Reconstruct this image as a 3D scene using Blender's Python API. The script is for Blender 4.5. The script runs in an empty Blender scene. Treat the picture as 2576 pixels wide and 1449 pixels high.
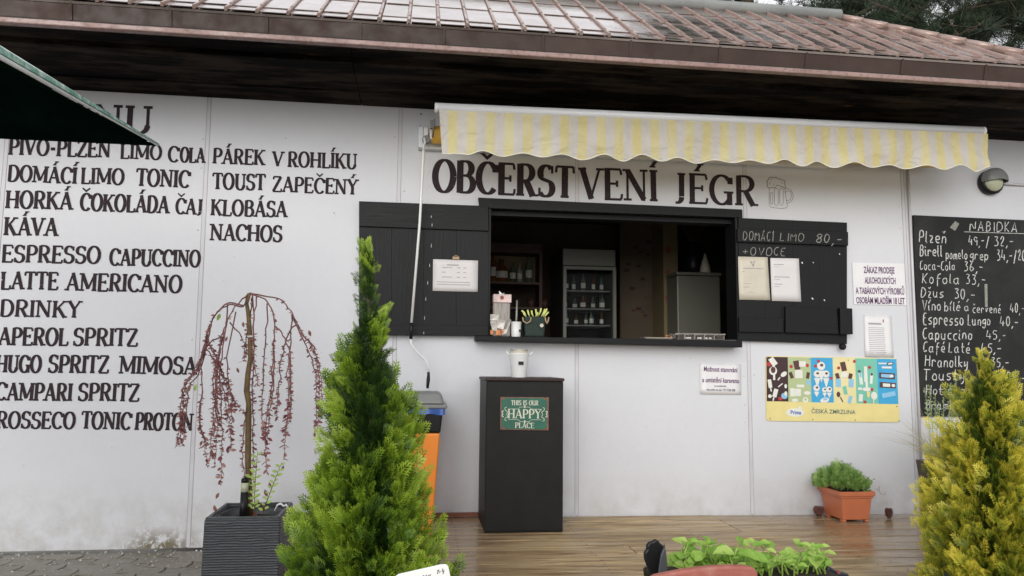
import bpy, bmesh, math, random, unicodedata
import numpy as np
from mathutils import Vector, Matrix
from mathutils.noise import noise as pnoise
random.seed(7); rng = np.random.default_rng(7)
R = math.radians
scene = bpy.context.scene
COL = scene.collection

# ------------------------------------------------------------------ camera, sky, sun, exposure
CAM = Vector((0.0, -4.85, 0.984))
YAW, PITCH, ROLL, FOC = R(7.334), R(5.888), R(0.595), 2900*0.6389     # focal length in units of a 2576 px wide picture
_rt = Vector((math.cos(YAW), -math.sin(YAW), 0)); _fw = Vector((math.sin(YAW)*math.cos(PITCH), math.cos(YAW)*math.cos(PITCH), math.sin(PITCH)))
_up = _rt.cross(_fw)
RT = _rt*math.cos(ROLL) + _up*math.sin(ROLL); UP = _up*math.cos(ROLL) - _rt*math.sin(ROLL); FW = _fw
cam_d = bpy.data.cameras.new('camera'); cam = bpy.data.objects.new('camera', cam_d); COL.objects.link(cam)
cam_d.sensor_width = 36.0; cam_d.lens = 36.0*FOC/2576; cam_d.clip_start = 0.05; cam_d.clip_end = 300
cam.matrix_world = Matrix(((RT.x, UP.x, -FW.x, CAM.x), (RT.y, UP.y, -FW.y, CAM.y), (RT.z, UP.z, -FW.z, CAM.z), (0, 0, 0, 1)))
scene.camera = cam

world = bpy.data.worlds.new("World"); scene.world = world; world.use_nodes = True
wn = world.node_tree.nodes; wl = world.node_tree.links
for n in list(wn): wn.remove(n)
wo = wn.new('ShaderNodeOutputWorld'); bg = wn.new('ShaderNodeBackground'); sky = wn.new('ShaderNodeTexSky')
sky.sky_type = 'NISHITA'; sky.sun_disc = False; sky.sun_elevation = R(13); sky.sun_rotation = R(200)
sky.air_density = 1.0; sky.dust_density = 6.0; sky.ozone_density = 1.0
hs = wn.new('ShaderNodeHueSaturation'); hs.inputs['Saturation'].default_value = 0.12
wl.new(sky.outputs[0], hs.inputs['Color'])
mixn = wn.new('ShaderNodeMix'); mixn.data_type = 'RGBA'; mixn.inputs[0].default_value = 0.72      # cloud deck over the clear sky
mixn.inputs[7].default_value = (14.2, 14.5, 15.0, 1)
wl.new(hs.outputs[0], mixn.inputs[6]); wl.new(mixn.outputs[2], bg.inputs['Color'])
bg.inputs['Strength'].default_value = 0.076
wl.new(bg.outputs[0], wo.inputs['Surface'])
sun_d = bpy.data.lights.new('sun', 'SUN'); sun_d.energy = 1.5; sun_d.angle = R(50); sun_d.color = (1.0, 0.97, 0.93)
sun = bpy.data.objects.new('sun', sun_d); COL.objects.link(sun)
_sd = Vector((math.sin(R(200))*math.cos(R(13)), math.cos(R(200))*math.cos(R(13)), math.sin(R(13))))
sun.rotation_euler = _sd.to_track_quat('Z', 'Y').to_euler(); sun.location = (0, -8, 12)
scene.view_settings.view_transform = 'Standard'; scene.view_settings.look = 'None'
scene.view_settings.exposure = 0.36; scene.view_settings.gamma = 1.0; scene.view_settings.use_curve_mapping = False
scene.cycles.max_bounces = 8; scene.cycles.transparent_max_bounces = 12

# ------------------------------------------------------------------ measuring helpers (survey of the photograph)
def ray(px, py): return RT*((px-1288)/FOC) - UP*((py-724.5)/FOC) + FW
def at(px, py, Y=0.0):
    v = ray(px, py); t = (Y-CAM.y)/v.y
    return CAM + v*t
def on_z(px, py, z):
    v = ray(px, py); t = (z-CAM.z)/v.z
    return CAM + v*t
def deck_z(x): return -0.0080*(x-0.98)

# ------------------------------------------------------------------ mesh builder
ORI = {}
def origin(o):
    p = Vector((0, 0, 0))
    while o is not None: p += o.location; o = o.parent
    return p
class MB:
    def __init__(s): s.v = []; s.f = []; s.m = []; s.sm = []
    def vadd(s, pts): n = len(s.v); s.v.extend([tuple(p) for p in pts]); return n
    def face(s, idx, m=0, smooth=False): s.f.append(tuple(idx)); s.m.append(m); s.sm.append(smooth)
    def poly(s, pts, m=0): n = s.vadd(pts); s.face(range(n, n+len(pts)), m)
    def box(s, x0, x1, y0, y1, z0, z1, m=0, bev=0.0):
        if x0 > x1: x0, x1 = x1, x0
        if y0 > y1: y0, y1 = y1, y0
        if z0 > z1: z0, z1 = z1, z0
        n = s.vadd([(x0,y0,z0),(x1,y0,z0),(x1,y1,z0),(x0,y1,z0),(x0,y0,z1),(x1,y0,z1),(x1,y1,z1),(x0,y1,z1)])
        for f in ((0,3,2,1),(4,5,6,7),(0,1,5,4),(1,2,6,5),(2,3,7,6),(3,0,4,7)): s.face([n+i for i in f], m)
        return s
    def hexa(s, p, m=0):   # 8 points: bottom 4 ccw, top 4 ccw
        n = s.vadd(p)
        for f in ((0,3,2,1),(4,5,6,7),(0,1,5,4),(1,2,6,5),(2,3,7,6),(3,0,4,7)): s.face([n+i for i in f], m)
        return s
    def prism(s, pts, d, m=0):  # polygon (ccw seen against d) extruded along vector d
        d = Vector(d); a = [Vector(p) for p in pts]; k = len(a)
        n = s.vadd(a); n2 = s.vadd([p+d for p in a])
        s.face([n+i for i in range(k)], m); s.face([n2+i for i in reversed(range(k))], m)
        for i in range(k):
            j = (i+1) % k; s.face([n+j, n+i, n2+i, n2+j], m)
        return s
    def tube(s, pts, rad, n=8, m=0, cap=True, smooth=True):
        pts = [Vector(p) for p in pts]; k = len(pts)
        if not hasattr(rad, '__len__'): rad = [rad]*k
        t0 = (pts[1]-pts[0]).normalized(); a = t0.orthogonal().normalized(); base = len(s.v)
        for i in range(k):
            t = (pts[min(i+1, k-1)]-pts[max(i-1, 0)])
            t = t.normalized() if t.length > 1e-9 else t0
            a = (a - t*a.dot(t)); a = a.normalized() if a.length > 1e-6 else t.orthogonal().normalized(); b = t.cross(a)
            s.vadd([pts[i]+(a*math.cos(2*math.pi*j/n)+b*math.sin(2*math.pi*j/n))*rad[i] for j in range(n)])
        for i in range(k-1):
            for j in range(n):
                j2 = (j+1) % n; s.face([base+i*n+j, base+i*n+j2, base+(i+1)*n+j2, base+(i+1)*n+j], m, smooth)
        if cap:
            s.face([base+j for j in reversed(range(n))], m); s.face([base+(k-1)*n+j for j in range(n)], m)
        return s
    def lathe(s, c, prof, n=20, m=0, axis='Z', smooth=True, cap=True):   # prof: (radius, height)
        base = len(s.v); k = len(prof); c = Vector(c)
        for r, h in prof:
            for j in range(n):
                a = 2*math.pi*j/n; x, y = r*math.cos(a), r*math.sin(a)
                p = Vector((x, y, h)) if axis == 'Z' else (Vector((x, -h, y)) if axis == '-Y' else Vector((h, x, y)))
                s.v.append(tuple(c+p))
        for i in range(k-1):
            for j in range(n):
                j2 = (j+1) % n; s.face([base+i*n+j, base+i*n+j2, base+(i+1)*n+j2, base+(i+1)*n+j], m, smooth)
        if cap:
            if prof[0][0] > 1e-5: s.face([base+j for j in reversed(range(n))], m)
            if prof[-1][0] > 1e-5: s.face([base+(k-1)*n+j for j in range(n)], m)
        return s
    def rot(s, ang, c, start=0):
        ca, sa = math.cos(ang), math.sin(ang)
        for i in range(start, len(s.v)):
            x, y, z = s.v[i]; x -= c[0]; y -= c[1]
            s.v[i] = (c[0]+x*ca-y*sa, c[1]+x*sa+y*ca, z)
        return s
    def build(s, name, mats, parent=None, bevel=0.0, label=None, kind=None, loc=None, seg=2):
        o0 = origin(parent) if parent is not None else Vector((0, 0, 0))
        own = Vector((0, 0, 0))
        if parent is None:
            if loc is not None: own = Vector(loc)
            elif s.v:
                a = np.array(s.v); own = Vector(((a[:,0].min()+a[:,0].max())/2, (a[:,1].min()+a[:,1].max())/2, a[:,2].min()))
        off = o0+own
        me = bpy.data.meshes.new(name)
        me.from_pydata([(x-off.x, y-off.y, z-off.z) for x, y, z in s.v], [], s.f)
        if not isinstance(mats, (list, tuple)): mats = [mats]
        for m in mats: me.materials.append(m)
        me.polygons.foreach_set('material_index', s.m); me.polygons.foreach_set('use_smooth', s.sm)
        me.update()
        o = bpy.data.objects.new(name, me); COL.objects.link(o); o.location = own
        if parent is not None: o.parent = parent
        if bevel > 0:
            b = o.modifiers.new('bevel', 'BEVEL'); b.width = bevel; b.segments = seg; b.limit_method = 'ANGLE'; b.angle_limit = R(35)
        if label: o['label'] = label
        if kind: o['kind'] = kind
        return o
def tag(o, label, cat, group=None):
    o['label'] = label; o['category'] = cat
    if group: o['group'] = group
    return o
def thing(name, loc, label, cat, group=None):
    o = bpy.data.objects.new(name, None); COL.objects.link(o); o.location = loc; o.empty_display_size = 0.1
    return tag(o, label, cat, group)
def np_mesh(name, V, F, mats, parent=None, col=None, smooth=False, label=None, kind=None, loc=(0, 0, 0)):
    """V (n,3) world, F (m,k) equal-sized faces; col (n,) attribute 'tone'"""
    off = origin(parent) if parent is not None else Vector(loc)
    V = np.asarray(V, dtype=np.float32) - np.array(off, dtype=np.float32)
    me = bpy.data.meshes.new(name); m, k = F.shape
    me.vertices.add(len(V)); me.vertices.foreach_set('co', V.ravel())
    me.loops.add(m*k); me.loops.foreach_set('vertex_index', F.astype(np.int32).ravel())
    me.polygons.add(m); me.polygons.foreach_set('loop_start', np.arange(0, m*k, k, dtype=np.int32))
    me.polygons.foreach_set('loop_total', np.full(m, k, dtype=np.int32))
    me.update(calc_edges=True)
    if col is not None:
        a = me.attributes.new('tone', 'FLOAT', 'POINT'); a.data.foreach_set('value', np.asarray(col, dtype=np.float32))
    for x in (mats if isinstance(mats, (list, tuple)) else [mats]): me.materials.append(x)
    o = bpy.data.objects.new(name, me); COL.objects.link(o)
    if parent is not None: o.parent = parent
    else: o.location = off
    if label: o['label'] = label
    if kind: o['kind'] = kind
    return o

# ------------------------------------------------------------------ materials
def srgb(r, g, b):
    f = lambda c: (c/255/12.92) if c/255 <= 0.04045 else ((c/255+0.055)/1.055)**2.4
    return (f(r), f(g), f(b))
class NT:
    def __init__(s, name):
        s.mat = bpy.data.materials.new(name); s.mat.use_nodes = True; s.t = s.mat.node_tree
        s.b = s.t.nodes['Principled BSDF']; s.tc = s.t.nodes.new('ShaderNodeTexCoord')
    def n(s, k, **kw):
        x = s.t.nodes.new(k)
        for a, v in kw.items(): setattr(x, a, v)
        return x
    def link(s, a, b): s.t.links.new(a, b)
    def mapping(s, scale=(1,1,1), src='Object', loc=(0,0,0)):
        m = s.n('ShaderNodeMapping'); m.inputs['Scale'].default_value = scale; m.inputs['Location'].default_value = loc
        s.link(s.tc.outputs[src], m.inputs['Vector']); return m.outputs[0]
    def noise(s, vec, scale, detail=3, rough=0.55, dist=0.0):
        x = s.n('ShaderNodeTexNoise'); x.inputs['Scale'].default_value = scale; x.inputs['Detail'].default_value = detail
        x.inputs['Roughness'].default_value = rough; x.inputs['Distortion'].default_value = dist
        if vec is not None: s.link(vec, x.inputs['Vector'])
        return x.outputs['Fac']
    def ramp(s, fac, stops):
        x = s.n('ShaderNodeValToRGB'); e = x.color_ramp.elements
        while len(e) < len(stops): e.new(0.5)
        for i, (p, c) in enumerate(stops):
            e[i].position = p; e[i].color = (*c, 1) if hasattr(c, '__len__') else (c, c, c, 1)
        s.link(fac, x.inputs['Fac']); return x.outputs['Color']
    def mix(s, fac, a, b, blend='MIX'):
        x = s.n('ShaderNodeMix', data_type='RGBA', blend_type=blend)
        for i, v in ((0, fac), (6, a), (7, b)):
            if hasattr(v, 'default_value') or hasattr(v, 'links'): s.link(v, x.inputs[i])
            else: x.inputs[i].default_value = v if i == 0 else (*v, 1)
        return x.outputs[2]
    def math(s, op, a, b=None, c=None):
        x = s.n('ShaderNodeMath', operation=op)
        for i, v in enumerate((a, b, c)):
            if v is None: continue
            if hasattr(v, 'links'): s.link(v, x.inputs[i])
            else: x.inputs[i].default_value = v
        return x.outputs[0]
    def bump(s, h, strength=0.3, dist=0.01):
        x = s.n('ShaderNodeBump'); x.inputs['Strength'].default_value = strength; x.inputs['Distance'].default_value = dist
        s.link(h, x.inputs['Height']); s.link(x.outputs[0], s.b.inputs['Normal']); return x
    def base(s, c):
        if hasattr(c, 'links'): s.link(c, s.b.inputs['Base Color'])
        else: s.b.inputs['Base Color'].default_value = (*c, 1)
    def rough(s, r):
        if hasattr(r, 'links'): s.link(r, s.b.inputs['Roughness'])
        else: s.b.inputs['Roughness'].default_value = r
    def set(s, **kw):
        for k, v in kw.items(): s.b.inputs[k.replace('_', ' ')].default_value = v
        return s
def simple(name, c, rough=0.5, var=0.15, scale=12, bump=0.0, bscale=60, metal=0.0, stretch=(1,1,1), spec=0.5):
    t = NT(name); v = t.mapping(stretch)
    c2 = tuple(x*(1-var) for x in c); c3 = tuple(min(1, x*(1+var*0.6)) for x in c)
    t.base(t.ramp(t.noise(v, scale, 4), [(0.3, c2), (0.7, c3)])); t.rough(rough)
    t.b.inputs['Metallic'].default_value = metal; t.b.inputs['Specular IOR Level'].default_value = spec
    if bump: t.bump(t.noise(v, bscale, 3), bump, 0.004)
    return t.mat

def m_wall():
    t = NT('painted_wall'); v = t.mapping()
    big = t.noise(v, 1.1, 4); fine = t.noise(v, 22, 4)
    c = t.mix(t.ramp(big, [(0.35, 0), (0.7, 1)]), (0.595, 0.603, 0.635), (0.635, 0.643, 0.672))
    c = t.mix(t.ramp(fine, [(0.35, 0.0), (0.7, 0.2)]), c, (0.68, 0.68, 0.70))
    # rain splash dirt low on the panels and moss at one foot (stains with their own shape)
    geo = t.n('ShaderNodeNewGeometry'); sp = t.n('ShaderNodeSeparateXYZ'); t.link(geo.outputs['Position'], sp.inputs[0])
    low = t.n('ShaderNodeMapRange'); low.inputs[1].default_value = 0.28; low.inputs[2].default_value = -0.14
    t.link(sp.outputs['Z'], low.inputs[0])
    gn = t.noise(geo.outputs['Position'], 7, 6, 0.7)
    d = t.math('MULTIPLY', low.outputs[0], t.ramp(gn, [(0.38, 0), (0.72, 0.85)]))
    c = t.mix(d, c, (0.38, 0.36, 0.31))
    # green-brown moss patch near x=-1.45
    dx = t.math('ABSOLUTE', t.math('ADD', sp.outputs['X'], 1.52))
    mx = t.n('ShaderNodeMapRange'); mx.inputs[1].default_value = 0.26; mx.inputs[2].default_value = 0.05; t.link(dx, mx.inputs[0])
    mz = t.n('ShaderNodeMapRange'); mz.inputs[1].default_value = -0.02; mz.inputs[2].default_value = -0.15; t.link(sp.outputs['Z'], mz.inputs[0])
    gm = t.ramp(t.noise(geo.outputs['Position'], 14, 6, 0.75), [(0.42, 0), (0.52, 1)])
    mm = t.math('MULTIPLY', t.math('MULTIPLY', mx.outputs[0], mz.outputs[0]), gm)
    c = t.mix(t.math('MULTIPLY', mm, 1.3), c, (0.15, 0.125, 0.07))
    # faint vertical run marks and specks
    vs = t.mapping((14, 1, 0.5)); run = t.ramp(t.noise(vs, 2.2, 4, 0.6), [(0.6, 0), (0.85, 0.10)])
    c = t.mix(run, c, (0.50, 0.49, 0.46))
    sk = t.n('ShaderNodeTexVoronoi'); sk.inputs['Scale'].default_value = 9; t.link(v, sk.inputs['Vector'])
    c = t.mix(t.ramp(sk.outputs['Distance'], [(0.035, 0.5), (0.05, 0)]), c, (0.42, 0.40, 0.38))
    t.base(c); t.rough(0.42)
    w = t.n('ShaderNodeTexNoise'); w.inputs['Scale'].default_value = 90; w.inputs['Detail'].default_value = 3
    mp = t.mapping((1, 1, 2.4)); t.link(mp, w.inputs['Vector'])
    h = t.math('ADD', t.math('MULTIPLY', big, 2.2), w.outputs['Fac'])
    t.bump(h, 0.22, 0.006)
    return t.mat
M_WALL = m_wall()
M_STRIP = simple('cover_strip_paint', (0.585, 0.575, 0.60), 0.4, 0.1, 5)
M_STRIPD = simple('strip_edge_grey', (0.36, 0.35, 0.37), 0.5, 0.3, 8, stretch=(1, 1, .3))  # ridges darker than the flat of the strip
def m_paint(name, c, wear):
    t = NT(name); v = t.mapping()
    f = t.noise(v, 45, 4, 0.7)
    t.base(t.mix(t.ramp(f, [(0.28, wear), (0.42, 0.0)]), c, (0.10, 0.09, 0.095))); t.rough(0.7); t.b.inputs['Specular IOR Level'].default_value = 0.2
    return t.mat
M_LET = m_paint('dark_sign_paint', (0.032, 0.020, 0.024), 0.8)
M_SKETCH = simple('pencil_grey', (0.16, 0.14, 0.11), 0.8)
def m_blackwood(name, c=(0.0062, 0.0066, 0.007), along=(1, 1, 14)):
    t = NT(name); v = t.mapping(along)
    g = t.noise(v, 5, 6, 0.65, 0.3); sc = t.noise(t.mapping((along[0]*3, 3, along[2]*3)), 9, 4)
    c1 = t.mix(t.ramp(g, [(0.3, 0), (0.75, 1)]), c, tuple(x*1.7 for x in c))
    t.base(t.mix(t.ramp(sc, [(0.66, 0), (0.78, 0.5)]), c1, (0.07, 0.07, 0.068)))
    t.rough(t.ramp(g, [(0.2, 0.4), (0.8, 0.6)])); t.b.inputs['Specular IOR Level'].default_value = 0.22; t.bump(g, 0.5, 0.004)
    return t.mat
M_BW_H = m_blackwood('black_painted_wood'); M_BW_V = m_blackwood('black_painted_wood_upright', along=(14, 1, 1))
def m_soffit():
    t = NT('dark_stained_soffit'); v = t.mapping((0.6, 9, 9))
    g = t.noise(v, 2.2, 6, 0.6, 0.4); p = t.noise(t.mapping((1.1, 5, 5), loc=(3, 1, 0)), 1.5, 5, 0.7)
    c = t.mix(t.ramp(g, [(0.35, 0), (0.7, 1)]), (0.002, 0.002, 0.0025), (0.0065, 0.005, 0.0045))
    c = t.mix(t.ramp(p, [(0.46, 0), (0.60, 0.9)]), c, (0.036, 0.026, 0.019))
    c = t.mix(t.ramp(t.noise(t.mapping((2.5, 8, 8), loc=(7, 2, 0)), 1.2, 4), [(0.70, 0), (0.74, 0.8)]), c, (0.20, 0.10, 0.035))
    t.base(c); t.rough(0.85); t.b.inputs['Specular IOR Level'].default_value = 0.06; t.bump(g, 0.8, 0.006); return t.mat
M_SOFFIT = m_soffit()
def m_metal(name, c, c2, rough, spots=None):
    t = NT(name); v = t.mapping()
    oi = t.n('ShaderNodeObjectInfo')
    n1 = t.noise(v, 3.5, 5, 0.65); n2 = t.noise(v, 38, 4, 0.65)
    col = t.mix(t.ramp(n1, [(0.35, 0), (0.68, 1)]), c, c2)
    if spots: col = t.mix(t.ramp(n2, [(0.50, 0), (0.66, 0.65)]), col, spots)
    col = t.mix(t.math('MULTIPLY', oi.outputs['Random'], 0.25), col, tuple(x*0.55 for x in c))
    t.base(col); t.rough(t.ramp(t.noise(t.mapping((1, 1, 1), loc=(4, 4, 4)), 9, 4), [(0.35, rough*0.55), (0.65, rough*1.5)]))
    t.bump(t.noise(v, 14, 3), 0.25, 0.004); t.b.inputs['Specular IOR Level'].default_value = 0.7
    return t.mat
M_ROOF = m_metal('weathered_copper_roof', (0.54, 0.45, 0.42), (0.70, 0.62, 0.60), 0.13)
M_ROOF.node_tree.nodes['Principled BSDF'].inputs['Metallic'].default_value = 0.92
M_SEAM = m_metal('roof_seam_metal', (0.33, 0.205, 0.17), (0.42, 0.31, 0.27), 0.3, (0.42, 0.38, 0.34))
M_SEAM.node_tree.nodes['Principled BSDF'].inputs['Metallic'].default_value = 0.25
M_FASCIA = m_metal('brown_fascia_metal', (0.042, 0.025, 0.020), (0.062, 0.037, 0.029), 0.5)
M_DRIP = m_metal('pink_drip_edge', (0.24, 0.14, 0.12), (0.34, 0.225, 0.195), 0.45, (0.10, 0.055, 0.05))
M_FASCIA.node_tree.nodes['Principled BSDF'].inputs['Specular IOR Level'].default_value = 0.3
M_RIDGE = m_metal('grey_ridge_metal', (0.24, 0.25, 0.24), (0.36, 0.37, 0.35), 0.4)
def m_deck():
    t = NT('wet_deck_timber'); v = t.mapping((1.1, 12, 12)); oi = t.n('ShaderNodeObjectInfo')
    geo = t.n('ShaderNodeNewGeometry')
    mp = t.n('ShaderNodeMapping'); mp.inputs['Scale'].default_value = (0.8, 10, 10); t.link(geo.outputs['Position'], mp.inputs['Vector'])
    add = t.n('ShaderNodeVectorMath', operation='ADD'); t.link(mp.outputs[0], add.inputs[0])
    cm = t.n('ShaderNodeCombineXYZ'); t.link(t.math('MULTIPLY', oi.outputs['Random'], 40), cm.inputs[0]); t.link(cm.outputs[0], add.inputs[1])
    g = t.noise(add.outputs[0], 1.7, 7, 0.62, 0.6); f = t.noise(add.outputs[0], 6.5, 5, 0.6)
    sp = t.n('ShaderNodeSeparateXYZ'); t.link(geo.outputs['Position'], sp.inputs[0])
    c = t.ramp(g, [(0.28, (0.16, 0.10, 0.05)), (0.42, (0.37, 0.25, 0.125)), (0.55, (0.56, 0.41, 0.225)), (0.75, (0.72, 0.58, 0.36))])
    c = t.mix(t.ramp(f, [(0.33, 0.65), (0.5, 0)]), c, (0.09, 0.052, 0.030))
    # soaked boards on the right and in the left corner, drier bleached area in the middle
    wx = t.n('ShaderNodeMapRange'); wx.inputs[1].default_value = 1.9; wx.inputs[2].default_value = 2.6; t.link(sp.outputs['X'], wx.inputs[0])
    wl_ = t.n('ShaderNodeMapRange'); wl_.inputs[1].default_value = 0.75; wl_.inputs[2].default_value = 0.3; t.link(sp.outputs['X'], wl_.inputs[0])
    wet = t.math('MAXIMUM', wx.outputs[0], wl_.outputs[0])
    wn_ = t.noise(geo.outputs['Position'], 1.6, 4, 0.6, 0.5)
    wet = t.math('MINIMUM', t.math('ADD', t.math('MULTIPLY', wet, 0.75), t.math('MULTIPLY', t.ramp(wn_, [(0.48, 0), (0.62, 1)]), 0.35)), 1.0)
    c = t.mix(t.math('MULTIPLY', wet, 0.55), c, (0.25, 0.165, 0.095))
    c = t.mix(t.math('MULTIPLY', oi.outputs['Random'], 0.22), c, (0.08, 0.05, 0.033))
    t.base(c)
    rr = t.n('ShaderNodeMapRange'); rr.inputs[3].default_value = 0.6; rr.inputs[4].default_value = 0.14; t.link(wet, rr.inputs[0])
    t.rough(rr.outputs[0]); t.b.inputs['Specular IOR Level'].default_value = 0.25
    t.link(t.math('MULTIPLY', wet, 0.45), t.b.inputs['Coat Weight']); t.b.inputs['Coat Roughness'].default_value = 0.06
    t.bump(t.math('ADD', f, g), 0.22, 0.003); return t.mat
M_DECK = m_deck()
def m_paver():
    t = NT('concrete_paver'); v = t.mapping(); oi = t.n('ShaderNodeObjectInfo')
    geo = t.n('ShaderNodeNewGeometry'); n = t.noise(geo.outputs['Position'], 30, 6, 0.7)
    c = t.ramp(n, [(0.3, (0.15, 0.13, 0.105)), (0.7, (0.30, 0.265, 0.22))])
    c = t.mix(t.math('MULTIPLY', oi.outputs['Random'], 0.4), c, (0.17, 0.15, 0.13))
    c = t.mix(t.ramp(t.noise(geo.outputs['Position'], 6, 5, 0.7), [(0.5, 0), (0.65, 0.6)]), c, (0.12, 0.115, 0.055))
    t.base(c); t.rough(0.38); t.bump(n, 0.6, 0.004); return t.mat
M_PAVER = m_paver()
M_GROUND = simple('pale_sandy_ground', (0.38, 0.36, 0.32), 0.8, 0.25, 9, 0.6, 60)
def leafmat(name, stops, rough=0.45, trans=0.25):
    t = NT(name); a = t.n('ShaderNodeAttribute'); a.attribute_name = 'tone'
    c = t.ramp(a.outputs['Fac'], stops); t.base(c); t.rough(rough)
    t.b.inputs['Specular IOR Level'].default_value = 0.45
    tr = t.n('ShaderNodeBsdfTranslucent'); t.link(c, tr.inputs['Color'])
    mx = t.n('ShaderNodeMixShader'); mx.inputs[0].default_value = trans
    t.link(t.b.outputs[0], mx.inputs[1]); t.link(tr.outputs[0], mx.inputs[2])
    out = [n for n in t.t.nodes if n.type == 'OUTPUT_MATERIAL'][0]; t.link(mx.outputs[0], out.inputs['Surface'])
    return t.mat
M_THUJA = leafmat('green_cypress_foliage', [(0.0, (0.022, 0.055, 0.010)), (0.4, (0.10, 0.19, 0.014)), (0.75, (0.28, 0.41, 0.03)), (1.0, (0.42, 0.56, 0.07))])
M_GOLD = leafmat('golden_cypress_foliage', [(0.0, (0.04, 0.075, 0.010)), (0.35, (0.17, 0.22, 0.02)), (0.68, (0.46, 0.45, 0.045)), (1.0, (0.76, 0.64, 0.08))])
M_PINE = leafmat('pine_needles', [(0.0, (0.010, 0.020, 0.010)), (0.6, (0.024, 0.042, 0.017)), (1.0, (0.06, 0.085, 0.026))], 0.6, 0.08)
M_REDLEAF = leafmat('dark_red_leaves', [(0.0, (0.20, 0.055, 0.065)), (0.5, (0.34, 0.13, 0.14)), (1.0, (0.46, 0.26, 0.20))], 0.4, 0.25)
M_LIME = leafmat('yellow_green_leaves', [(0.0, (0.20, 0.33, 0.06)), (1.0, (0.42, 0.48, 0.13))], 0.4, 0.3)
M_HERB = leafmat('feathery_herb', [(0.0, (0.08, 0.18, 0.04)), (0.55, (0.22, 0.38, 0.09)), (1.0, (0.42, 0.56, 0.18))], 0.5, 0.3)
M_GRASS = leafmat('dry_grass', [(0.0, (0.20, 0.24, 0.10)), (0.5, (0.40, 0.38, 0.24)), (1.0, (0.55, 0.47, 0.33))], 0.6, 0.3)
M_PLUME = leafmat('pale_green_spikes', [(0.0, (0.25, 0.33, 0.18)), (1.0, (0.50, 0.55, 0.34))], 0.6, 0.3)
def m_mint():
    t = NT('mint_leaf'); oi = t.n('ShaderNodeObjectInfo'); v = t.mapping()
    c = t.ramp(oi.outputs['Random'], [(0, (0.25, 0.46, 0.06)), (0.6, (0.42, 0.64, 0.11)), (1, (0.58, 0.74, 0.19))])
    c = t.mix(t.ramp(t.noise(v, 60, 3), [(0.4, 0.25), (0.6, 0)]), c, (0.10, 0.27, 0.03))
    t.base(c); t.rough(0.35); t.bump(t.noise(v, 150, 3), 0.5, 0.002)
    tr = t.n('ShaderNodeBsdfTranslucent'); t.link(c, tr.inputs['Color'])
    mx = t.n('ShaderNodeMixShader'); mx.inputs[0].default_value = 0.35
    t.link(t.b.outputs[0], mx.inputs[1]); t.link(tr.outputs[0], mx.inputs[2])
    out = [n for n in t.t.nodes if n.type == 'OUTPUT_MATERIAL'][0]; t.link(mx.outputs[0], out.inputs['Surface'])
    return t.mat
M_MINT = m_mint()
M_BARK = simple('pine_bark', (0.11, 0.075, 0.055), 0.85, 0.4, 8, 0.8, 30, stretch=(1, 1, 0.3))
M_TWIG = simple('red_brown_twig', (0.19, 0.075, 0.07), 0.55, 0.3, 20)
M_TRUNK = simple('olive_young_bark', (0.16, 0.10, 0.035), 0.6, 0.45, 25, 0.6, 60)
M_SOIL = simple('potting_soil', (0.03, 0.02, 0.013), 0.9, 0.5, 40, 0.8, 80)
M_ANTH = None
def m_ribbed():
    t = NT('anthracite_ribbed_plastic'); v = t.mapping((0.35, 0.35, 1))
    w = t.n('ShaderNodeTexWave', wave_type='BANDS', bands_direction='Z'); w.inputs['Scale'].default_value = 26
    w.inputs['Distortion'].default_value = 3.2; w.inputs['Detail'].default_value = 3; w.inputs['Detail Scale'].default_value = 1.4; t.link(v, w.inputs['Vector'])
    t.base(t.ramp(w.outputs['Fac'], [(0.1, (0.038, 0.042, 0.047)), (0.9, (0.085, 0.092, 0.10))])); t.rough(0.4)
    t.bump(w.outputs['Fac'], 0.9, 0.006); return t.mat
M_ANTH = m_ribbed()
M_ANTHP = simple('anthracite_plastic', (0.06, 0.065, 0.072), 0.4, 0.15, 10)
M_TERRA = simple('terracotta_plastic', (0.56, 0.17, 0.075), 0.42, 0.08, 6, 0.1, 120)
M_ORANGE = simple('orange_plastic', (0.85, 0.26, 0.035), 0.38, 0.05, 4)
M_GREY = simple('grey_plastic', (0.20, 0.205, 0.20), 0.45, 0.12, 7)
M_BLACKP = simple('black_plastic', (0.008, 0.008, 0.009), 0.4, 0.2, 10, spec=0.3)
M_BLUE = simple('blue_bag_film', (0.015, 0.10, 0.42), 0.25, 0.35, 14)
M_ALU = simple('white_lacquered_aluminium', (0.74, 0.75, 0.77), 0.3, 0.05, 8, stretch=(0.3, 6, 6))
M_WHITE = simple('white_enamel', (0.76, 0.76, 0.75), 0.35, 0.05, 6)
M_PAPER = simple('paper', (0.66, 0.635, 0.63), 0.6, 0.06, 7)
M_PAPERW = simple('white_laminated_paper', (0.74, 0.73, 0.74), 0.4, 0.05, 6)
M_PAPERC = simple('cream_tinted_paper', (0.58, 0.535, 0.44), 0.5, 0.10, 9)
M_INK = simple('print_ink', (0.045, 0.03, 0.055), 0.6, 0.2, 40)
M_INKL = simple('faded_print', (0.34, 0.32, 0.33), 0.6, 0.2, 40)
M_INKP = simple('purple_print', (0.13, 0.05, 0.14), 0.6, 0.2, 40)
M_BOARD = None
def m_board():
    t = NT('chalkboard_slate'); v = t.mapping()
    s = t.noise(t.mapping((1, 1, 0.7)), 3, 5, 0.65, 0.7)
    t.base(t.mix(t.ramp(s, [(0.45, 0), (0.75, 0.45)]), (0.011, 0.0115, 0.0115), (0.055, 0.055, 0.055))); t.rough(0.6); t.b.inputs['Specular IOR Level'].default_value = 0.3; return t.mat
M_BOARD = m_board()
def m_chalk():
    t = NT('chalk'); v = t.mapping()
    t.base(t.ramp(t.noise(v, 160, 3, 0.7), [(0.36, (0.12, 0.12, 0.12)), (0.52, (0.62, 0.62, 0.60))])); t.rough(0.9); return t.mat
M_CHALK = m_chalk()
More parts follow.
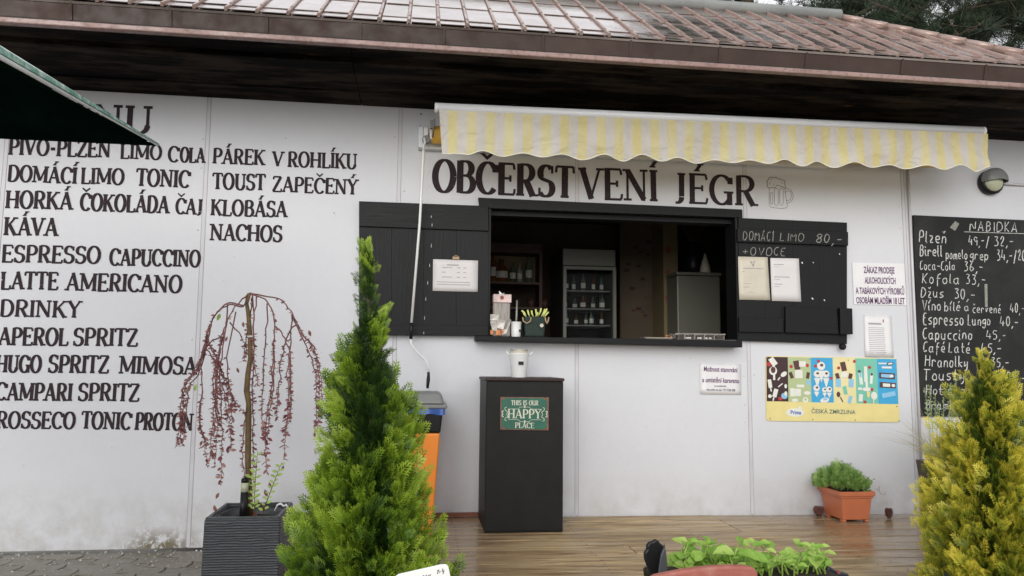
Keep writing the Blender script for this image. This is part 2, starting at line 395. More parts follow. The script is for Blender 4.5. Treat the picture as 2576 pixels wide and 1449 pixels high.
M_CHALKD = simple('faint_chalk', (0.28, 0.28, 0.25), 0.9, 0.5, 120)
M_CABT = m_blackwood('cabinet_top_wood', (0.035, 0.024, 0.022))
def m_cabinet():
    t = NT('black_cabinet_paint'); v = t.mapping(); n = t.noise(v, 6, 6, 0.7)
    t.base(t.ramp(n, [(0.3, (0.0055, 0.006, 0.006)), (0.75, (0.012, 0.012, 0.0115))])); cw = t.b.inputs['Base Color'].links[0].from_socket; t.base(t.mix(t.ramp(t.noise(t.mapping((3, 3, 12)), 11, 6, 0.75), [(0.62, 0), (0.72, 0.6)]), cw, (0.035, 0.034, 0.032))); t.rough(0.5); t.b.inputs['Specular IOR Level'].default_value = 0.25; t.bump(t.noise(v, 25, 4), 0.3, 0.003); return t.mat
M_CAB = m_cabinet()
M_GREEN = simple('green_tin_print', (0.016, 0.115, 0.072), 0.4, 0.25, 14)
M_CREAM = simple('cream_print', (0.62, 0.61, 0.50), 0.5, 0.15, 50)
M_RUST = simple('rust_edge', (0.20, 0.10, 0.07), 0.7, 0.4, 60)
def m_awning(name, edge=False):
    t = NT(name); geo = t.n('ShaderNodeNewGeometry'); sp = t.n('ShaderNodeSeparateXYZ'); t.link(geo.outputs['Position'], sp.inputs[0])
    p = 0.1143
    ph = t.math('FRACT', t.math('DIVIDE', t.math('ADD', sp.outputs['X'], 10.0-AX0+0.004), p))
    st = t.math('LESS_THAN', ph, 0.5)
    fl = t.noise(t.mapping(), 5, 5, 0.7)
    ye = t.ramp(fl, [(0.35, (0.78, 0.69, 0.34)), (0.65, (0.86, 0.80, 0.50))]); gr = t.ramp(fl, [(0.35, (0.72, 0.68, 0.63)), (0.65, (0.80, 0.77, 0.73))])
    c = t.mix(st, gr, ye)
    t.base(c); t.rough(0.75)
    wr = t.noise(t.mapping((1.0, 1, 1.6)), 4.2, 4, 0.5, 1.2); t.bump(wr, 0.9, 0.04)
    tr = t.n('ShaderNodeBsdfTranslucent'); t.link(t.mix(1.0, c, (1.0, 0.90, 0.62), 'MULTIPLY'), tr.inputs['Color'])
    mx = t.n('ShaderNodeMixShader'); mx.inputs[0].default_value = 0.40
    t.link(t.b.outputs[0], mx.inputs[1]); t.link(tr.outputs[0], mx.inputs[2])
    out = [n for n in t.t.nodes if n.type == 'OUTPUT_MATERIAL'][0]; t.link(mx.outputs[0], out.inputs['Surface'])
    return t.mat
AWY = -0.50
AX0 = at(1104, 300, AWY).x
M_AWN = m_awning('striped_awning_cloth')
M_HEM = simple('awning_hem_tape', (0.72, 0.70, 0.58), 0.6)
M_ROLL = simple('rolled_yellow_cloth', (0.72, 0.42, 0.06), 0.6, 0.15)
def m_parasol():
    t = NT('dark_green_parasol_cloth'); v = t.mapping(); n = t.noise(v, 9, 5, 0.7)
    t.base(t.ramp(n, [(0.3, (0.002, 0.008, 0.006)), (0.7, (0.004, 0.014, 0.011))])); t.rough(1.0); t.b.inputs['Specular IOR Level'].default_value = 0.0; return t.mat
M_PARA = m_parasol()
def m_parahem():
    t = NT('wet_sky_lit_hem'); v = t.mapping((1, 1, 1)); n = t.noise(v, 30, 5, 0.75)
    t.base(t.ramp(n, [(0.32, (0.10, 0.27, 0.21)), (0.5, (0.24, 0.44, 0.37)), (0.66, (0.62, 0.72, 0.68))])); t.rough(0.22)  # green-white patches put sky light into the hem colour
    t.b.inputs['Coat Weight'].default_value = 0.7; return t.mat
M_PHEM = m_parahem(); M_PIPE = simple('wet_sky_lit_edge', (.80, .83, .82), .15, .1, 30)  # white of the lower hem edge carries painted sky light
def m_glass(name, c=(1, 1, 1), rough=0.0):
    t = NT(name); t.base(c); t.rough(rough); t.b.inputs['Transmission Weight'].default_value = 1.0; t.b.inputs['IOR'].default_value = 1.1; return t.mat
M_GLASS = m_glass('clear_glass', (0.9, 0.93, 0.93))
M_BGLASS = simple('bottle_glass', (0.10, 0.13, 0.10), 0.08, 0.3, 5)
M_BGLASS2 = simple('brown_bottle_glass', (0.14, 0.055, 0.02), 0.08, 0.3, 5)
M_LABEL = simple('bottle_label', (0.6, 0.57, 0.5), 0.6)
M_LAMPG = simple('frosted_lamp_glass', (0.45, 0.47, 0.33), 0.25, 0.05, 5)
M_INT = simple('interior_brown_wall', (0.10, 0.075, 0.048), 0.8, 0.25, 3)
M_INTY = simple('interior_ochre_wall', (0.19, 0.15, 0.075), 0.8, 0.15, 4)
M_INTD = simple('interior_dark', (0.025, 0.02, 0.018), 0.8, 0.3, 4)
M_FRIDGE = simple('fridge_enamel', (0.15, 0.15, 0.12), 0.4, 0.05, 4)
M_STICK = simple('red_sticker', (0.24, 0.06, 0.04), 0.6, 0.2, 20)
M_DKW = simple('dark_shelf_wood', (0.075, 0.035, 0.025), 0.6, 0.3, 9)
M_REDW = None
def m_redwood():
    t = NT('faded_red_chair_wood'); v = t.mapping((1, 1, 7)); n = t.noise(v, 9, 6, 0.7); f = t.noise(t.mapping(), 40, 4)
    t.base(t.mix(t.ramp(f, [(0.5, 0), (0.75, 0.35)]), t.ramp(n, [(0.3, (0.26, 0.065, 0.05)), (0.7, (0.38, 0.12, 0.09))]), (0.5, 0.3, 0.22))); t.rough(0.5); t.bump(n, 0.3, 0.003); return t.mat
M_REDW = m_redwood()
M_TABLE = simple('brown_table_wood', (0.12, 0.07, 0.045), 0.5, 0.3, 8, stretch=(1, 8, 1))
M_SKIRT = simple('red_brown_skirting', (0.22, 0.075, 0.045), 0.5, 0.3, 8, stretch=(1, 1, 6))
M_CONE = simple('pine_cone_scales', (0.15, 0.055, 0.04), 0.6, 0.35, 30)
M_STRAW = simple('lime_straw', (0.62, 0.66, 0.22), 0.4, 0.1)
M_JUTE = simple('jute_handle', (0.42, 0.30, 0.18), 0.8, 0.2, 40)
M_PINKBOX = simple('pink_sweets_box', (0.66, 0.50, 0.47), 0.5, 0.3, 14)
M_FOIL = simple('snack_wrappers', (0.58, 0.55, 0.50), 0.35, 0.4, 26)
M_SNACK = simple('orange_snack', (0.60, 0.22, 0.07), 0.5, 0.3, 30)
M_CLEARP = simple('clouded_plastic', (0.30, 0.27, 0.24), 0.2, 0.35, 18, stretch=(4, 4, 0.6))
M_BROWNP = simple('brown_pot_plastic', (0.07, 0.045, 0.035), 0.4)

# ------------------------------------------------------------------ lettering
def arc(cx, cy, rx, ry, a0, a1, n=12):
    return [(cx+rx*math.cos(R(a0+(a1-a0)*i/n)), cy+ry*math.sin(R(a0+(a1-a0)*i/n))) for i in range(n+1)]
K, N_, V_ = 'k', 'n', 'v'
SERIF = {
 'A': (.78, [(N_, [(.09,0),(.39,1)]), (K, [(.37,1),(.67,0)]), (N_, [(.20,.33),(.57,.33)])], [(.08,0),(.69,0)]),
 'B': (.70, [(K, [(.15,0),(.15,1)]), (V_, [(.15,.98)]+arc(.34,.76,.20,.22,90,-90)+[(.15,.54)]), (V_, [(.15,.54),(.3,.54)]+arc(.36,.28,.24,.26,90,-90)+[(.15,.02)])], []),
 'C': (.74, [(V_, arc(.41,.5,.31,.48,42,318,22)), (K, [(.68,.68),(.68,.92)])], []),
 'D': (.76, [(K, [(.15,0),(.15,1)]), (V_, [(.15,.98),(.32,.98)]+arc(.34,.5,.32,.48,90,-90,16)+[(.15,.02)])], []),
 'E': (.66, [(K, [(.15,0),(.15,1)]), (N_, [(.05,.975),(.58,.975)]), (N_, [(.15,.52),(.46,.52)]), (N_, [(.05,.025),(.60,.025)]), (N_, [(.57,.97),(.60,.80)]), (N_, [(.59,.03),(.62,.2)]), (N_, [(.46,.62),(.46,.42)])], []),
 'G': (.80, [(V_, arc(.41,.5,.31,.48,45,330,22)), (K, [(.66,.0),(.66,.42)]), (N_, [(.48,.42),(.78,.42)]), (K, [(.68,.70),(.68,.92)])], []),
 'H': (.82, [(K, [(.15,0),(.15,1)]), (K, [(.67,0),(.67,1)]), (N_, [(.15,.5),(.67,.5)])], [(.15,0),(.15,1),(.67,0),(.67,1)]),
 'I': (.32, [(K, [(.16,0),(.16,1)])], [(.16,0),(.16,1)]),
 'J': (.46, [(K, [(.28,1),(.28,.22)]), (V_, arc(.14,.2,.14,.19,0,-110,8))], [(.28,1)]),
 'K': (.78, [(K, [(.15,0),(.15,1)]), (N_, [(.62,.98),(.18,.44)]), (K, [(.32,.58),(.66,0)])], [(.15,0),(.15,1),(.64,1),(.68,0)]),
 'L': (.62, [(K, [(.15,0),(.15,1)]), (N_, [(.05,.025),(.56,.025)]), (N_, [(.56,.02),(.59,.24)])], [(.15,1)]),
 'M': (.98, [(N_, [(.13,0),(.13,1)]), (K, [(.13,.98),(.49,.12)]), (N_, [(.49,.12),(.83,.98)]), (K, [(.83,0),(.83,1)])], [(.13,0),(.1,1),(.83,0),(.86,1)]),
 'N': (.84, [(N_, [(.14,0),(.14,1)]), (K, [(.14,.96),(.68,.04)]), (N_, [(.68,0),(.68,1)])], [(.14,0),(.11,1),(.68,1)]),
 'O': (.80, [(V_, arc(.40,.5,.31,.49,0,360,28))], []),
 'P': (.66, [(K, [(.15,0),(.15,1)]), (V_, [(.15,.98),(.3,.98)]+arc(.34,.72,.24,.26,90,-90)+[(.15,.46)])], [(.15,0)]),
 'R': (.74, [(K, [(.15,0),(.15,1)]), (V_, [(.15,.98),(.3,.98)]+arc(.34,.73,.23,.25,90,-90)+[(.15,.48)]), (K, [(.36,.48),(.60,0)])], [(.15,0),(.64,0)]),
 'S': (.64, [(V_, arc(.33,.74,.21,.24,35,230,12)+arc(.31,.27,.24,.25,60,-145,14)), (N_, [(.54,.98),(.54,.74)]), (N_, [(.09,.02),(.09,.28)])], []),
 'T': (.70, [(K, [(.35,0),(.35,1)]), (N_, [(.04,.975),(.66,.975)]), (N_, [(.05,.98),(.03,.78)]), (N_, [(.65,.98),(.67,.78)])], [(.35,0)]),
 'U': (.78, [(K, [(.16,1),(.16,.30)]), (V_, arc(.40,.30,.24,.29,180,360,14)), (N_, [(.64,.3),(.64,1)])], [(.16,1),(.64,1)]),
 'V': (.76, [(K, [(.09,1),(.38,.02)]), (N_, [(.36,.02),(.66,1)])], [(.09,1),(.67,1)]),
 'Y': (.74, [(K, [(.09,1),(.37,.5)]), (N_, [(.37,.5),(.65,1)]), (K, [(.37,.5),(.37,0)])], [(.09,1),(.66,1),(.37,0)]),
 'Z': (.66, [(N_, [(.08,.975),(.58,.975)]), (V_, [(.56,.97),(.08,.03)]), (N_, [(.06,.025),(.60,.025)]), (N_, [(.09,.98),(.08,.8)]), (N_, [(.60,.02),(.61,.22)])], []),
 '-': (.44, [(K, [(.08,.42),(.36,.42)])], []),
 ' ': (.45, [], []),
}
CH = {
 'a':"46 26 15 13 22 32 43;46 43 52",'b':"19 12;15 26 36 45 43 32 22 13",'c':"46 26 15 13 22 42",'d':"46 26 15 13 22 32 43;49 42 52",'e':"14 44 45 36 26 15 13 22 42",
 'f':"49 39 28 20;16 46",'g':"46 26 15 14 23 33 44;46 41 30 20 11",'h':"19 12;15 26 36 45 42",'i':"16 13 22;17 18",'j':"26 21 10;27 28",'k':"19 12;45 14 42",'l':"19 13 22",
 'm':"16 12;15 26 35 32;35 46 55 52",'n':"16 12;15 26 36 45 42",'o':"26 15 13 22 32 43 45 36 26",'p':"16 10;15 26 36 45 43 32 22 13",'r':"16 12;15 26 36 45",
 's':"46 26 15 24 34 43 32 12",'t':"29 23 32 42;16 46",'u':"16 13 22 32 43;46 42 52",'v':"16 22 36 46",'y':"16 13 23 34;46 41 30 20",'z':"16 46 12 42",
 'A':"12 39 52;24 44",'B':"12 19 39 48 47 36 16;36 45 43 32 12",'C':"49 29 17 14 22 32 43",'D':"12 19 39 57 54 32 12",'E':"49 19 12 42;16 36",'H':"19 12;59 52;16 56",
 'I':"29 22",'K':"19 12;49 15 42",'L':"19 12 42",'M':"12 19 35 59 52",'N':"12 19 52 59",'O':"29 17 14 22 42 54 57 49 29",'P':"12 19 39 48 46 35 15",'T':"09 59;29 22",'V':"19 32 59",
 '0':"29 17 14 22 32 44 47 39 29",'1':"17 29 22",'2':"17 29 39 47 12 42",'3':"19 49 26 36 45 43 32 12",'4':"29 14 54;46 42",'5':"49 19 16 36 45 43 32 12",'8':"29 18 17 45 43 32 22 13 14 47 48 39 29",
 '9':"47 38 28 17 16 25 35 47 42",',':"22 10",'-':"15 45",'/':"10 49",'+':"15 55;37 33",'.':"12 22",' ':"",'6':"39 16 13 22 32 43 44 35 15",'7':"19 49 22",
}
def ribbon(mb, pts, ws, O, X, U, nrm, lift):
    """pts in metres (u,v); ribbon of half width ws/2 on the plane O + u X + v U, raised by lift along nrm"""
    k = len(pts); base = len(mb.v)
    for i in range(k):
        a = pts[max(i-1, 0)]; b = pts[min(i+1, k-1)]
        dx, dy = b[0]-a[0], b[1]-a[1]; l = math.hypot(dx, dy) or 1; nx, ny = -dy/l, dx/l; w = ws[i]/2
        for s in (1, -1):
            p = O + X*(pts[i][0]+nx*w*s) + U*(pts[i][1]+ny*w*s) + nrm*lift
            mb.v.append(tuple(p))
    for i in range(k-1): mb.face([base+2*i+1, base+2*i+3, base+2*i+2, base+2*i])
def decomp(ch):
    d = unicodedata.normalize('NFD', ch); return d[0], d[1:]
def serif_word(mb, text, p0, p1, cap, thick=.15, thin=.072, nrm=Vector((0,-1,0)), jit=0.012):
    """roman brush lettering from p0 to p1 (baseline), cap height in metres"""
    X = (p1-p0); L = X.length; X.normalize(); U = nrm.cross(X); U = -U if U.z < 0 else U
    tot = sum(SERIF[decomp(c)[0]][0] for c in text); sx = L/tot; x = 0; lift = 0.0
    for ch in text:
        b, acc = decomp(ch); w, strokes, serifs = SERIF[b]; jy = random.uniform(-jit, jit)*cap; jr = random.uniform(-.01, .01)
        def P(p): return ((x+p[0]+jr*p[1])*sx, p[1]*cap+jy)
        for kind, pts in strokes:
            q = [P(p) for p in pts]; ws = []
            for i in range(len(q)):
                if kind == K: ws.append(thick*cap)
                elif kind == N_: ws.append(thin*cap)
                else:
                    a = q[max(i-1, 0)]; c = q[min(i+1, len(q)-1)]; l = math.hypot(c[0]-a[0], c[1]-a[1]) or 1
                    ws.append((thin+(thick-thin)*(abs(c[1]-a[1])/l)**1.5)*cap)
            ribbon(mb, q, ws, p0, X, U, nrm, lift); lift += 0.00002
        for (sx_, sy_) in serifs:
            h = thin*0.95*cap; yc = sy_*cap+jy+(h/2 if sy_ < .5 else -h/2); hw = 0.135*max(cap*0.95, sx*0.9)
            xc = (x+sx_)*sx
            ribbon(mb, [(xc-hw, yc), (xc+hw, yc)], [h, h], p0, X, U, nrm, lift); lift += 0.00002
        xc = (x+w/2)*sx
        for a in acc:
            if a == '\u0301':
                ribbon(mb, [(xc-.05*cap, 1.10*cap+jy), (xc+.09*cap, 1.30*cap+jy)], [.10*cap, .12*cap], p0, X, U, nrm, lift); lift += 0.00002
                ribbon(mb, [(xc-.02*cap, 1.31*cap+jy), (xc+.20*cap, 1.31*cap+jy)], [.055*cap]*2, p0, X, U, nrm, lift); lift += 0.00002
                ribbon(mb, [(xc-.13*cap, 1.10*cap+jy), (xc+.07*cap, 1.10*cap+jy)], [.05*cap]*2, p0, X, U, nrm, lift); lift += 0.00002
            elif a == '\u030c':
                ribbon(mb, [(xc-.20*cap, 1.30*cap+jy), (xc, 1.12*cap+jy), (xc+.20*cap, 1.30*cap+jy)], [.08*cap, .13*cap, .08*cap], p0, X, U, nrm, lift); lift += 0.00002
        x += w
def hand_word(mb, text, p0, p1, cap, w=0.09, nrm=Vector((0,-1,0)), jit=0.25):
    X = (p1-p0); L = X.length; X.normalize(); U = nrm.cross(X); U = -U if U.z < 0 else U
    def gw(b): s = CH[b]; return (max(int(p[0]) for st in s.split(';') for p in st.split())+1.2) if s else 3.0
    tot = sum(gw(decomp(c)[0]) for c in text)-1; sx = L/tot; x = -0.8; lift = 0.0; un = cap/7
    for ch in text:
        b, acc = decomp(ch); s = CH[b]; ww = gw(b); jy = random.uniform(-.3, .3)
        tall = b.isupper() or b in 'bdfhklt'
        for st in (s.split(';') if s else []):
            q = [((x+int(p[0])+random.uniform(-jit, jit)+0.12*int(p[1]))*sx, (int(p[1])-2+jy+random.uniform(-jit, jit))*un) for p in st.split()]
            if len(q) > 3:      # round the corners
                r = [q[0]]
                for i in range(1, len(q)-1):
                    a, c, e = q[i-1], q[i], q[i+1]
                    r += [((a[0]+3*c[0])/4, (a[1]+3*c[1])/4), ((e[0]+3*c[0])/4, (e[1]+3*c[1])/4)]
                q = r+[q[-1]]
            ws = [w*cap*random.uniform(.75, 1.2) for _ in q]
            ribbon(mb, q, ws, p0, X, U, nrm, lift); lift += 0.00006
        xc = (x+ww/2+.6)*sx; y0 = (8.2 if tall else 7.2 if b not in 'i' else 7.2)
        for a in acc:
            if a in '\u0301': q = [(xc, y0-1.2), (xc+1.2*sx, y0+.6)]
            elif a == '\u030c': q = [(xc-1*sx, y0+.4), (xc, y0-.8), (xc+1.2*sx, y0+.6)]
            else: continue
            ribbon(mb, [(p[0], (p[1]-0.3+jy)*un) for p in q], [w*cap]*len(q), p0, X, U, nrm, lift); lift += 0.00006
        x += ww
def print_text(text, p0, p1, cap, mat, name, parent, nrm=Vector((0,-1,0)), bold=0.0, lift=0.001):
    cu = bpy.data.curves.new('tmp', 'FONT'); cu.body = text; cu.size = 1.0; cu.offset = bold; cu.resolution_u = 3
    o = bpy.data.objects.new('tmp', cu); COL.objects.link(o)
    dg = bpy.context.evaluated_depsgraph_get(); me = bpy.data.meshes.new_from_object(o.evaluated_get(dg))
    bpy.data.objects.remove(o)
    X = (p1-p0); L = X.length; X.normalize(); U = nrm.cross(X); U = -U if U.z < 0 else U
    xs = [v.co.x for v in me.vertices]; x0, x1 = min(xs), max(xs); sx = L/(x1-x0); sy = cap/0.73
    off = origin(parent)
    for v in me.vertices:
        p = p0 + X*((v.co.x-x0)*sx) + U*(v.co.y*sy) + nrm*lift - off
        v.co = p
    me.materials.clear(); me.materials.append(mat)
    o = bpy.data.objects.new(name, me); COL.objects.link(o); o.parent = parent
    return o

# ------------------------------------------------------------------ ground and pavement
PAV = -0.165
g = MB(); g.box(-60, 60, -60, 60, PAV-0.5, PAV-0.012); o = g.build('ground', M_GROUND, kind='structure', loc=(0, 0, PAV))
pv = bpy.data.objects.new('pavement', None); COL.objects.link(pv); pv.location = (-2, -1, PAV); pv['kind'] = 'structure'
def paver_mesh():
    # interlocking wavy paver 0.225 x 0.1125
    L_, W_, A = 0.222, 0.110, 0.010; out = []
    for i in range(7): x = -L_/2+L_*i/6; out.append((x, -W_/2+A*(1 if i in (1, 2) else -1 if i in (4, 5) else 0)))
    for i in range(3): out.append((L_/2+A*(0, .9, 0)[i] if i == 1 else L_/2, -W_/2+W_*i/2)) if i == 1 else None
    top = [(x, y+W_) for x, y in out[:7]][::-1]
    pts = out[:7]+[(L_/2+A, 0)]+top+[(-L_/2+A, 0)]
    mb = MB(); k = len(pts)
    n1 = mb.vadd([(x, y, -0.04) for x, y in pts]); n2 = mb.vadd([(x, y, -0.004) for x, y in pts]); n3 = mb.vadd([(x*.965, y*.93, 0) for x, y in pts])
    for i in range(k):
        j = (i+1) % k
        mb.face([n1+i, n1+j, n2+j, n2+i]); mb.face([n2+i, n2+j, n3+j, n3+i], 0)
    mb.face([n3+i for i in range(k)])
    me = bpy.data.meshes.new('paver'); me.from_pydata(mb.v, [], mb.f); me.materials.append(M_PAVER); me.update(); return me
pm = paver_mesh(); cnt = 0
for j in range(10):
    for i in range(22):
        x = -4.75+i*0.226+(0.113 if j % 2 else 0); y = -0.10-j*0.1145
        if x > -0.2: continue
        o = bpy.data.objects.new('paver', pm); COL.objects.link(o); o.parent = pv
        o.location = (x+2+random.uniform(-.002, .002), y+1+random.uniform(-.002, .002), random.uniform(-.004, .003)); o.rotation_euler = (random.uniform(-.012, .012), random.uniform(-.012, .012), random.uniform(-.012, .012)); cnt += 1
far = MB()
for j in range(10, 36):
    for i in range(30):
        x = -4.75+i*0.226+(0.113 if j % 2 else 0); y = -0.10-j*0.1145
        z = random.uniform(-.003, .002); far.box(x-.109, x+.109, y-.053, y+.053, PAV-.03, PAV+z)
far.build('paver_field', M_PAVER, parent=pv, kind='stuff')
# crumbs and petals on the pavement
cr = MB()
for i in range(320):
    x = random.uniform(-3.2, -0.9); y = -random.random()**1.8*0.9-0.01; s = random.uniform(.002, .007)
    cr.hexa([(x-s, y-s, PAV), (x+s, y-s*.7, PAV), (x+s*.8, y+s, PAV), (x-s, y+s*.8, PAV), (x-s*.5, y-s*.5, PAV+s), (x+s*.5, y-s*.5, PAV+s), (x+s*.4, y+s*.5, PAV+s), (x-s*.4, y+s*.5, PAV+s)], 0 if random.random() < .85 else 1)
cr.build('gravel', [M_GROUND, M_PAPER], kind='stuff')

# ------------------------------------------------------------------ deck
dk = bpy.data.objects.new('deck', None); COL.objects.link(dk); dk.location = (2, -1, 0); dk['kind'] = 'structure'
DX0, DX1 = -0.12, 6.4
for r in range(17):
    y1 = -0.012-r*0.16; y0 = y1-0.151
    if y0 < -2.75: break
    xs = [DX0]; x = DX0+random.choice([1.3, 2.1, 2.9, 3.6])
    while x < DX1-0.5: xs.append(x); x += 3.0+random.uniform(-.2, .2)
    xs.append(DX1)
    for a, b in zip(xs[:-1], xs[1:]):
        b -= 0.004; dz = random.uniform(-.0015, .001); mb = MB()
        za, zb = deck_z(a)+dz, deck_z(b)+dz
        mb.hexa([(a, y0, za-.028), (b, y0, zb-.028), (b, y1, zb-.028), (a, y1, za-.028), (a, y0, za), (b, y0, zb), (b, y1, zb), (a, y1, za)])
        mb.build('deck_board', M_DECK, dk, bevel=0.004)
mb = MB()
for r_ in range(17):
    for xj in (.25, .95, 1.65, 2.35, 3.05, 3.75, 4.45, 5.15):
        for dy in (.03, .12):
            x_ = xj+random.uniform(-.008, .008); y_ = -0.012-r_*.16-dy+random.uniform(-.004, .004); mb.lathe((x_, y_, deck_z(x_)+.0003), [(.0045, 0), (.0035, .0006)], 7)
mb.build('screw_heads', M_INTD, dk, kind='stuff')
mb = MB()
for k in range(150):
    x_, y_ = random.uniform(.2, 4.6), -random.random()**1.5*1.6-.03; z_ = deck_z(x_)+.0025; a_ = random.uniform(0, 6.28); l_ = random.uniform(.003, .012); w_ = l_*random.uniform(.15, .5); ca, sa = math.cos(a_), math.sin(a_)
    mb.poly([(x_+u*l_*ca-v*w_*sa, y_+u*l_*sa+v*w_*ca, z_+abs(u)*.001) for u, v in ((-1, 0), (0, -1), (1, 0), (0, 1))], 0 if random.random() < .75 else 1)
mb.build('fallen_bits', [M_CONE, M_PAPERC], kind='stuff')
mb = MB(); mb.box(DX0+.02, DX1, -2.7, -0.02, PAV-.01, -0.075); mb.build('deck_frame', M_INTD, dk)

# ------------------------------------------------------------------ kiosk building
KB = thing('kiosk_building', (2.0, 0, 0), 'white panelled refreshment kiosk with brown metal roof, open serving hatch and painted lettering', 'kiosk')
ZT = at(1008, 269).z
def WX(px, py): return at(px, py).x
seams = [WX(12, 420), (WX(528, 240)+WX(473, 1380))/2, WX(1008, 300), WX(1451, 1000), (WX(1872, 420)+WX(1893, 1293))/2, (WX(2268, 420)+WX(2310, 1290))/2, ]
LEAN = {}
for i_, (t_, b_) in {1: ((527.5, 240), (472.5, 1380)), 4: ((1872, 420), (1893, 1293)), 5: ((2268, 420), (2310, 1290))}.items():
    a, b = at(*t_), at(*b_); l = (a.x-b.x)/(a.z-b.z); seams[i_] = b.x+l*(1.0-b.z); LEAN[round(seams[i_], 4)] = l
cols = [seams[0]-1.15]+seams+[seams[-1]+1.15, seams[-1]+2.3]
cols = [cols[0]-1.15]+cols
OX0, OX1 = WX(1231, 700), WX(1849, 700); OZ0, OZ1 = at(1540, 851).z, at(1540, 534).z
ZB = PAV+0.012
PANELS = []
for a, b in zip(cols[:-1], cols[1:]):
    zb = ZB if b < 0.05 else deck_z(b)-0.02
    a_, b_ = a+.002, b-.002
    if b_ > OX0 and a_ < OX0 < b_ and b_ <= OX1:   # opening runs to the right side of the panel
        pts = [(a_, 0, zb), (b_, 0, zb), (b_, 0, OZ0), (OX0, 0, OZ0), (OX0, 0, OZ1), (b_, 0, OZ1), (b_, 0, ZT+.05), (a_, 0, ZT+.05)]
    elif a_ < OX1 < b_ :
        pts = [(a_, 0, zb), (b_, 0, zb), (b_, 0, ZT+.05), (a_, 0, ZT+.05), (a_, 0, OZ1), (OX1, 0, OZ1), (OX1, 0, OZ0), (a_, 0, OZ0)]
    else: pts = [(a_, 0, zb), (b_, 0, zb), (b_, 0, ZT+.05), (a_, 0, ZT+.05)]
    mb = MB(); mb.prism(pts, (0, 0.06, 0)); p = mb.build('wall_panel', M_WALL, KB); PANELS.append((a, b, p))
    nb_ = MB()
    for k in range(9):
        xx = random.choice([a_+.035, b_-.035, random.uniform(a_+.1, b_-.1)]); zz = random.uniform(zb+.1, ZT-.1)
        if OX0-.15 < xx < OX1+.15 and OZ0-.1 < zz < OZ1+.1: continue
        nb_.lathe((xx, 0, zz), [(.0055, .0002), (.0045, .0022), (.002, .003)], 9, axis='-Y')
    if nb_.v: nb_.build('nail_heads', M_STRIP, p, kind='stuff')
for x in seams+[cols[-2], cols[1]]:
    zb = (ZB if x < 0 else deck_z(x))+.004
    lean = LEAN.get(round(x, 4), 0.0); zm0 = 1.0
    LX = lambda z: x+lean*(z-zm0)
    spans = [(zb, ZT)]
    if OX0 < x < OX1+.02: spans = [(zb, OZ0-.02), (OZ1+.02, ZT)]
    for z0, z1 in spans:
        mb = MB()
        for u0, u1, yy in ((-.0105, .0105, -.0011), (-.0135, -.0105, -.0019), (.0105, .0135, -.0019)):
            a0, a1 = LX(z0), LX(z1); mb.hexa([(a0+u0, yy, z0), (a0+u1, yy, z0), (a0+u1, -.0005, z0), (a0+u0, -.0005, z0), (a1+u0, yy, z1), (a1+u1, yy, z1), (a1+u1, -.0005, z1), (a1+u0, -.0005, z1)], 0 if abs(u0+u1) < .001 else 1)
        mb.build('cover_strip', [M_STRIP, M_STRIPD], KB)
def panel_at(x):
    for a, b, p in PANELS:
        if a <= x < b: return p
    return PANELS[0][2]
LET = [ # word, x0,y0, x1,y1 (baseline), cap height px
 ('MENU', 70, 327, 383, 337, 72),
 ('PIVO-PLZEN', 20, 389, 278, 397, 42), ('LIMO', 301, 399, 407, 402, 38), ('C', 421, 407, 450, 408, 40), ('OLA', 452, 408, 515, 410, 38),
 ('PÁREK', 534, 411, 666, 416, 39), ('V', 684, 418, 714, 419, 38), ('ROHLÍKU', 723, 420, 898, 425, 39),
 ('DOMÁCÍ', 17, 456, 193, 463, 42), ('LIMO', 202, 462, 312, 465, 41), ('TONIC', 341, 467, 477, 473, 44),
 ('TOUST', 534, 476, 667, 479, 41), ('ZAPEČENÝ', 684, 482, 900, 490, 39),
 ('HORKÁ', 12, 523.8, 182, 527.7, 45), ('ČOKOLÁDA', 199.6, 529.7, 424.6, 536.8, 44), ('ČAJ', 439.7, 537.6, 508.7, 540.8, 40),
 ('KLOBÁSA', 529, 542, 722, 547, 41), ('NACHOS', 527, 605, 710, 609, 42),
 ('KÁVA', 8, 591.6, 145, 594, 46), ('ESPRESSO', 2, 659.9, 252.8, 663.4, 44), ('CAPUCCINO', 273.8, 667.8, 504, 671.8, 43),
 ('LATTE', 0, 728, 146, 729.3, 45), ('AMERICANO', 164, 730.9, 457.5, 736.8, 45), ('DRINKY', -3, 796.7, 203.6, 799.5, 43),
 ('APEROL', -6, 868, 171, 870, 45), ('SPRITZ', 181.7, 869.5, 346.4, 871.5, 45),
 ('HUGO', -12, 936.5, 103, 937.5, 44), ('SPRITZ', 118.7, 937.3, 273.2, 939.5, 45), ('MIMOSA', 298, 939.5, 494, 943, 45),
 ('CAMPARI', -14, 1007, 181, 1008.6, 45), ('SPRITZ', 194, 1008.6, 350, 1010, 45),
 ('PROSSECO', -38, 1077.5, 188.7, 1079, 43), ('TONIC', 202.8, 1079, 328.7, 1081, 44), ('PROTON', 338.5, 1081.6, 484.5, 1084, 44),
]
for w, x0, y0, x1, y1, cap in LET:
    p0, p1 = at(x0, y0, -.0021), at(x1, y1, -.0021); c = at(x0, y0-cap, -.0021).z-p0.z
    mb = MB(); serif_word(mb, w, p0, p1, c, thick=.185, thin=.105)
    mb.build('painted_word', M_LET, panel_at((p0.x+p1.x)/2))
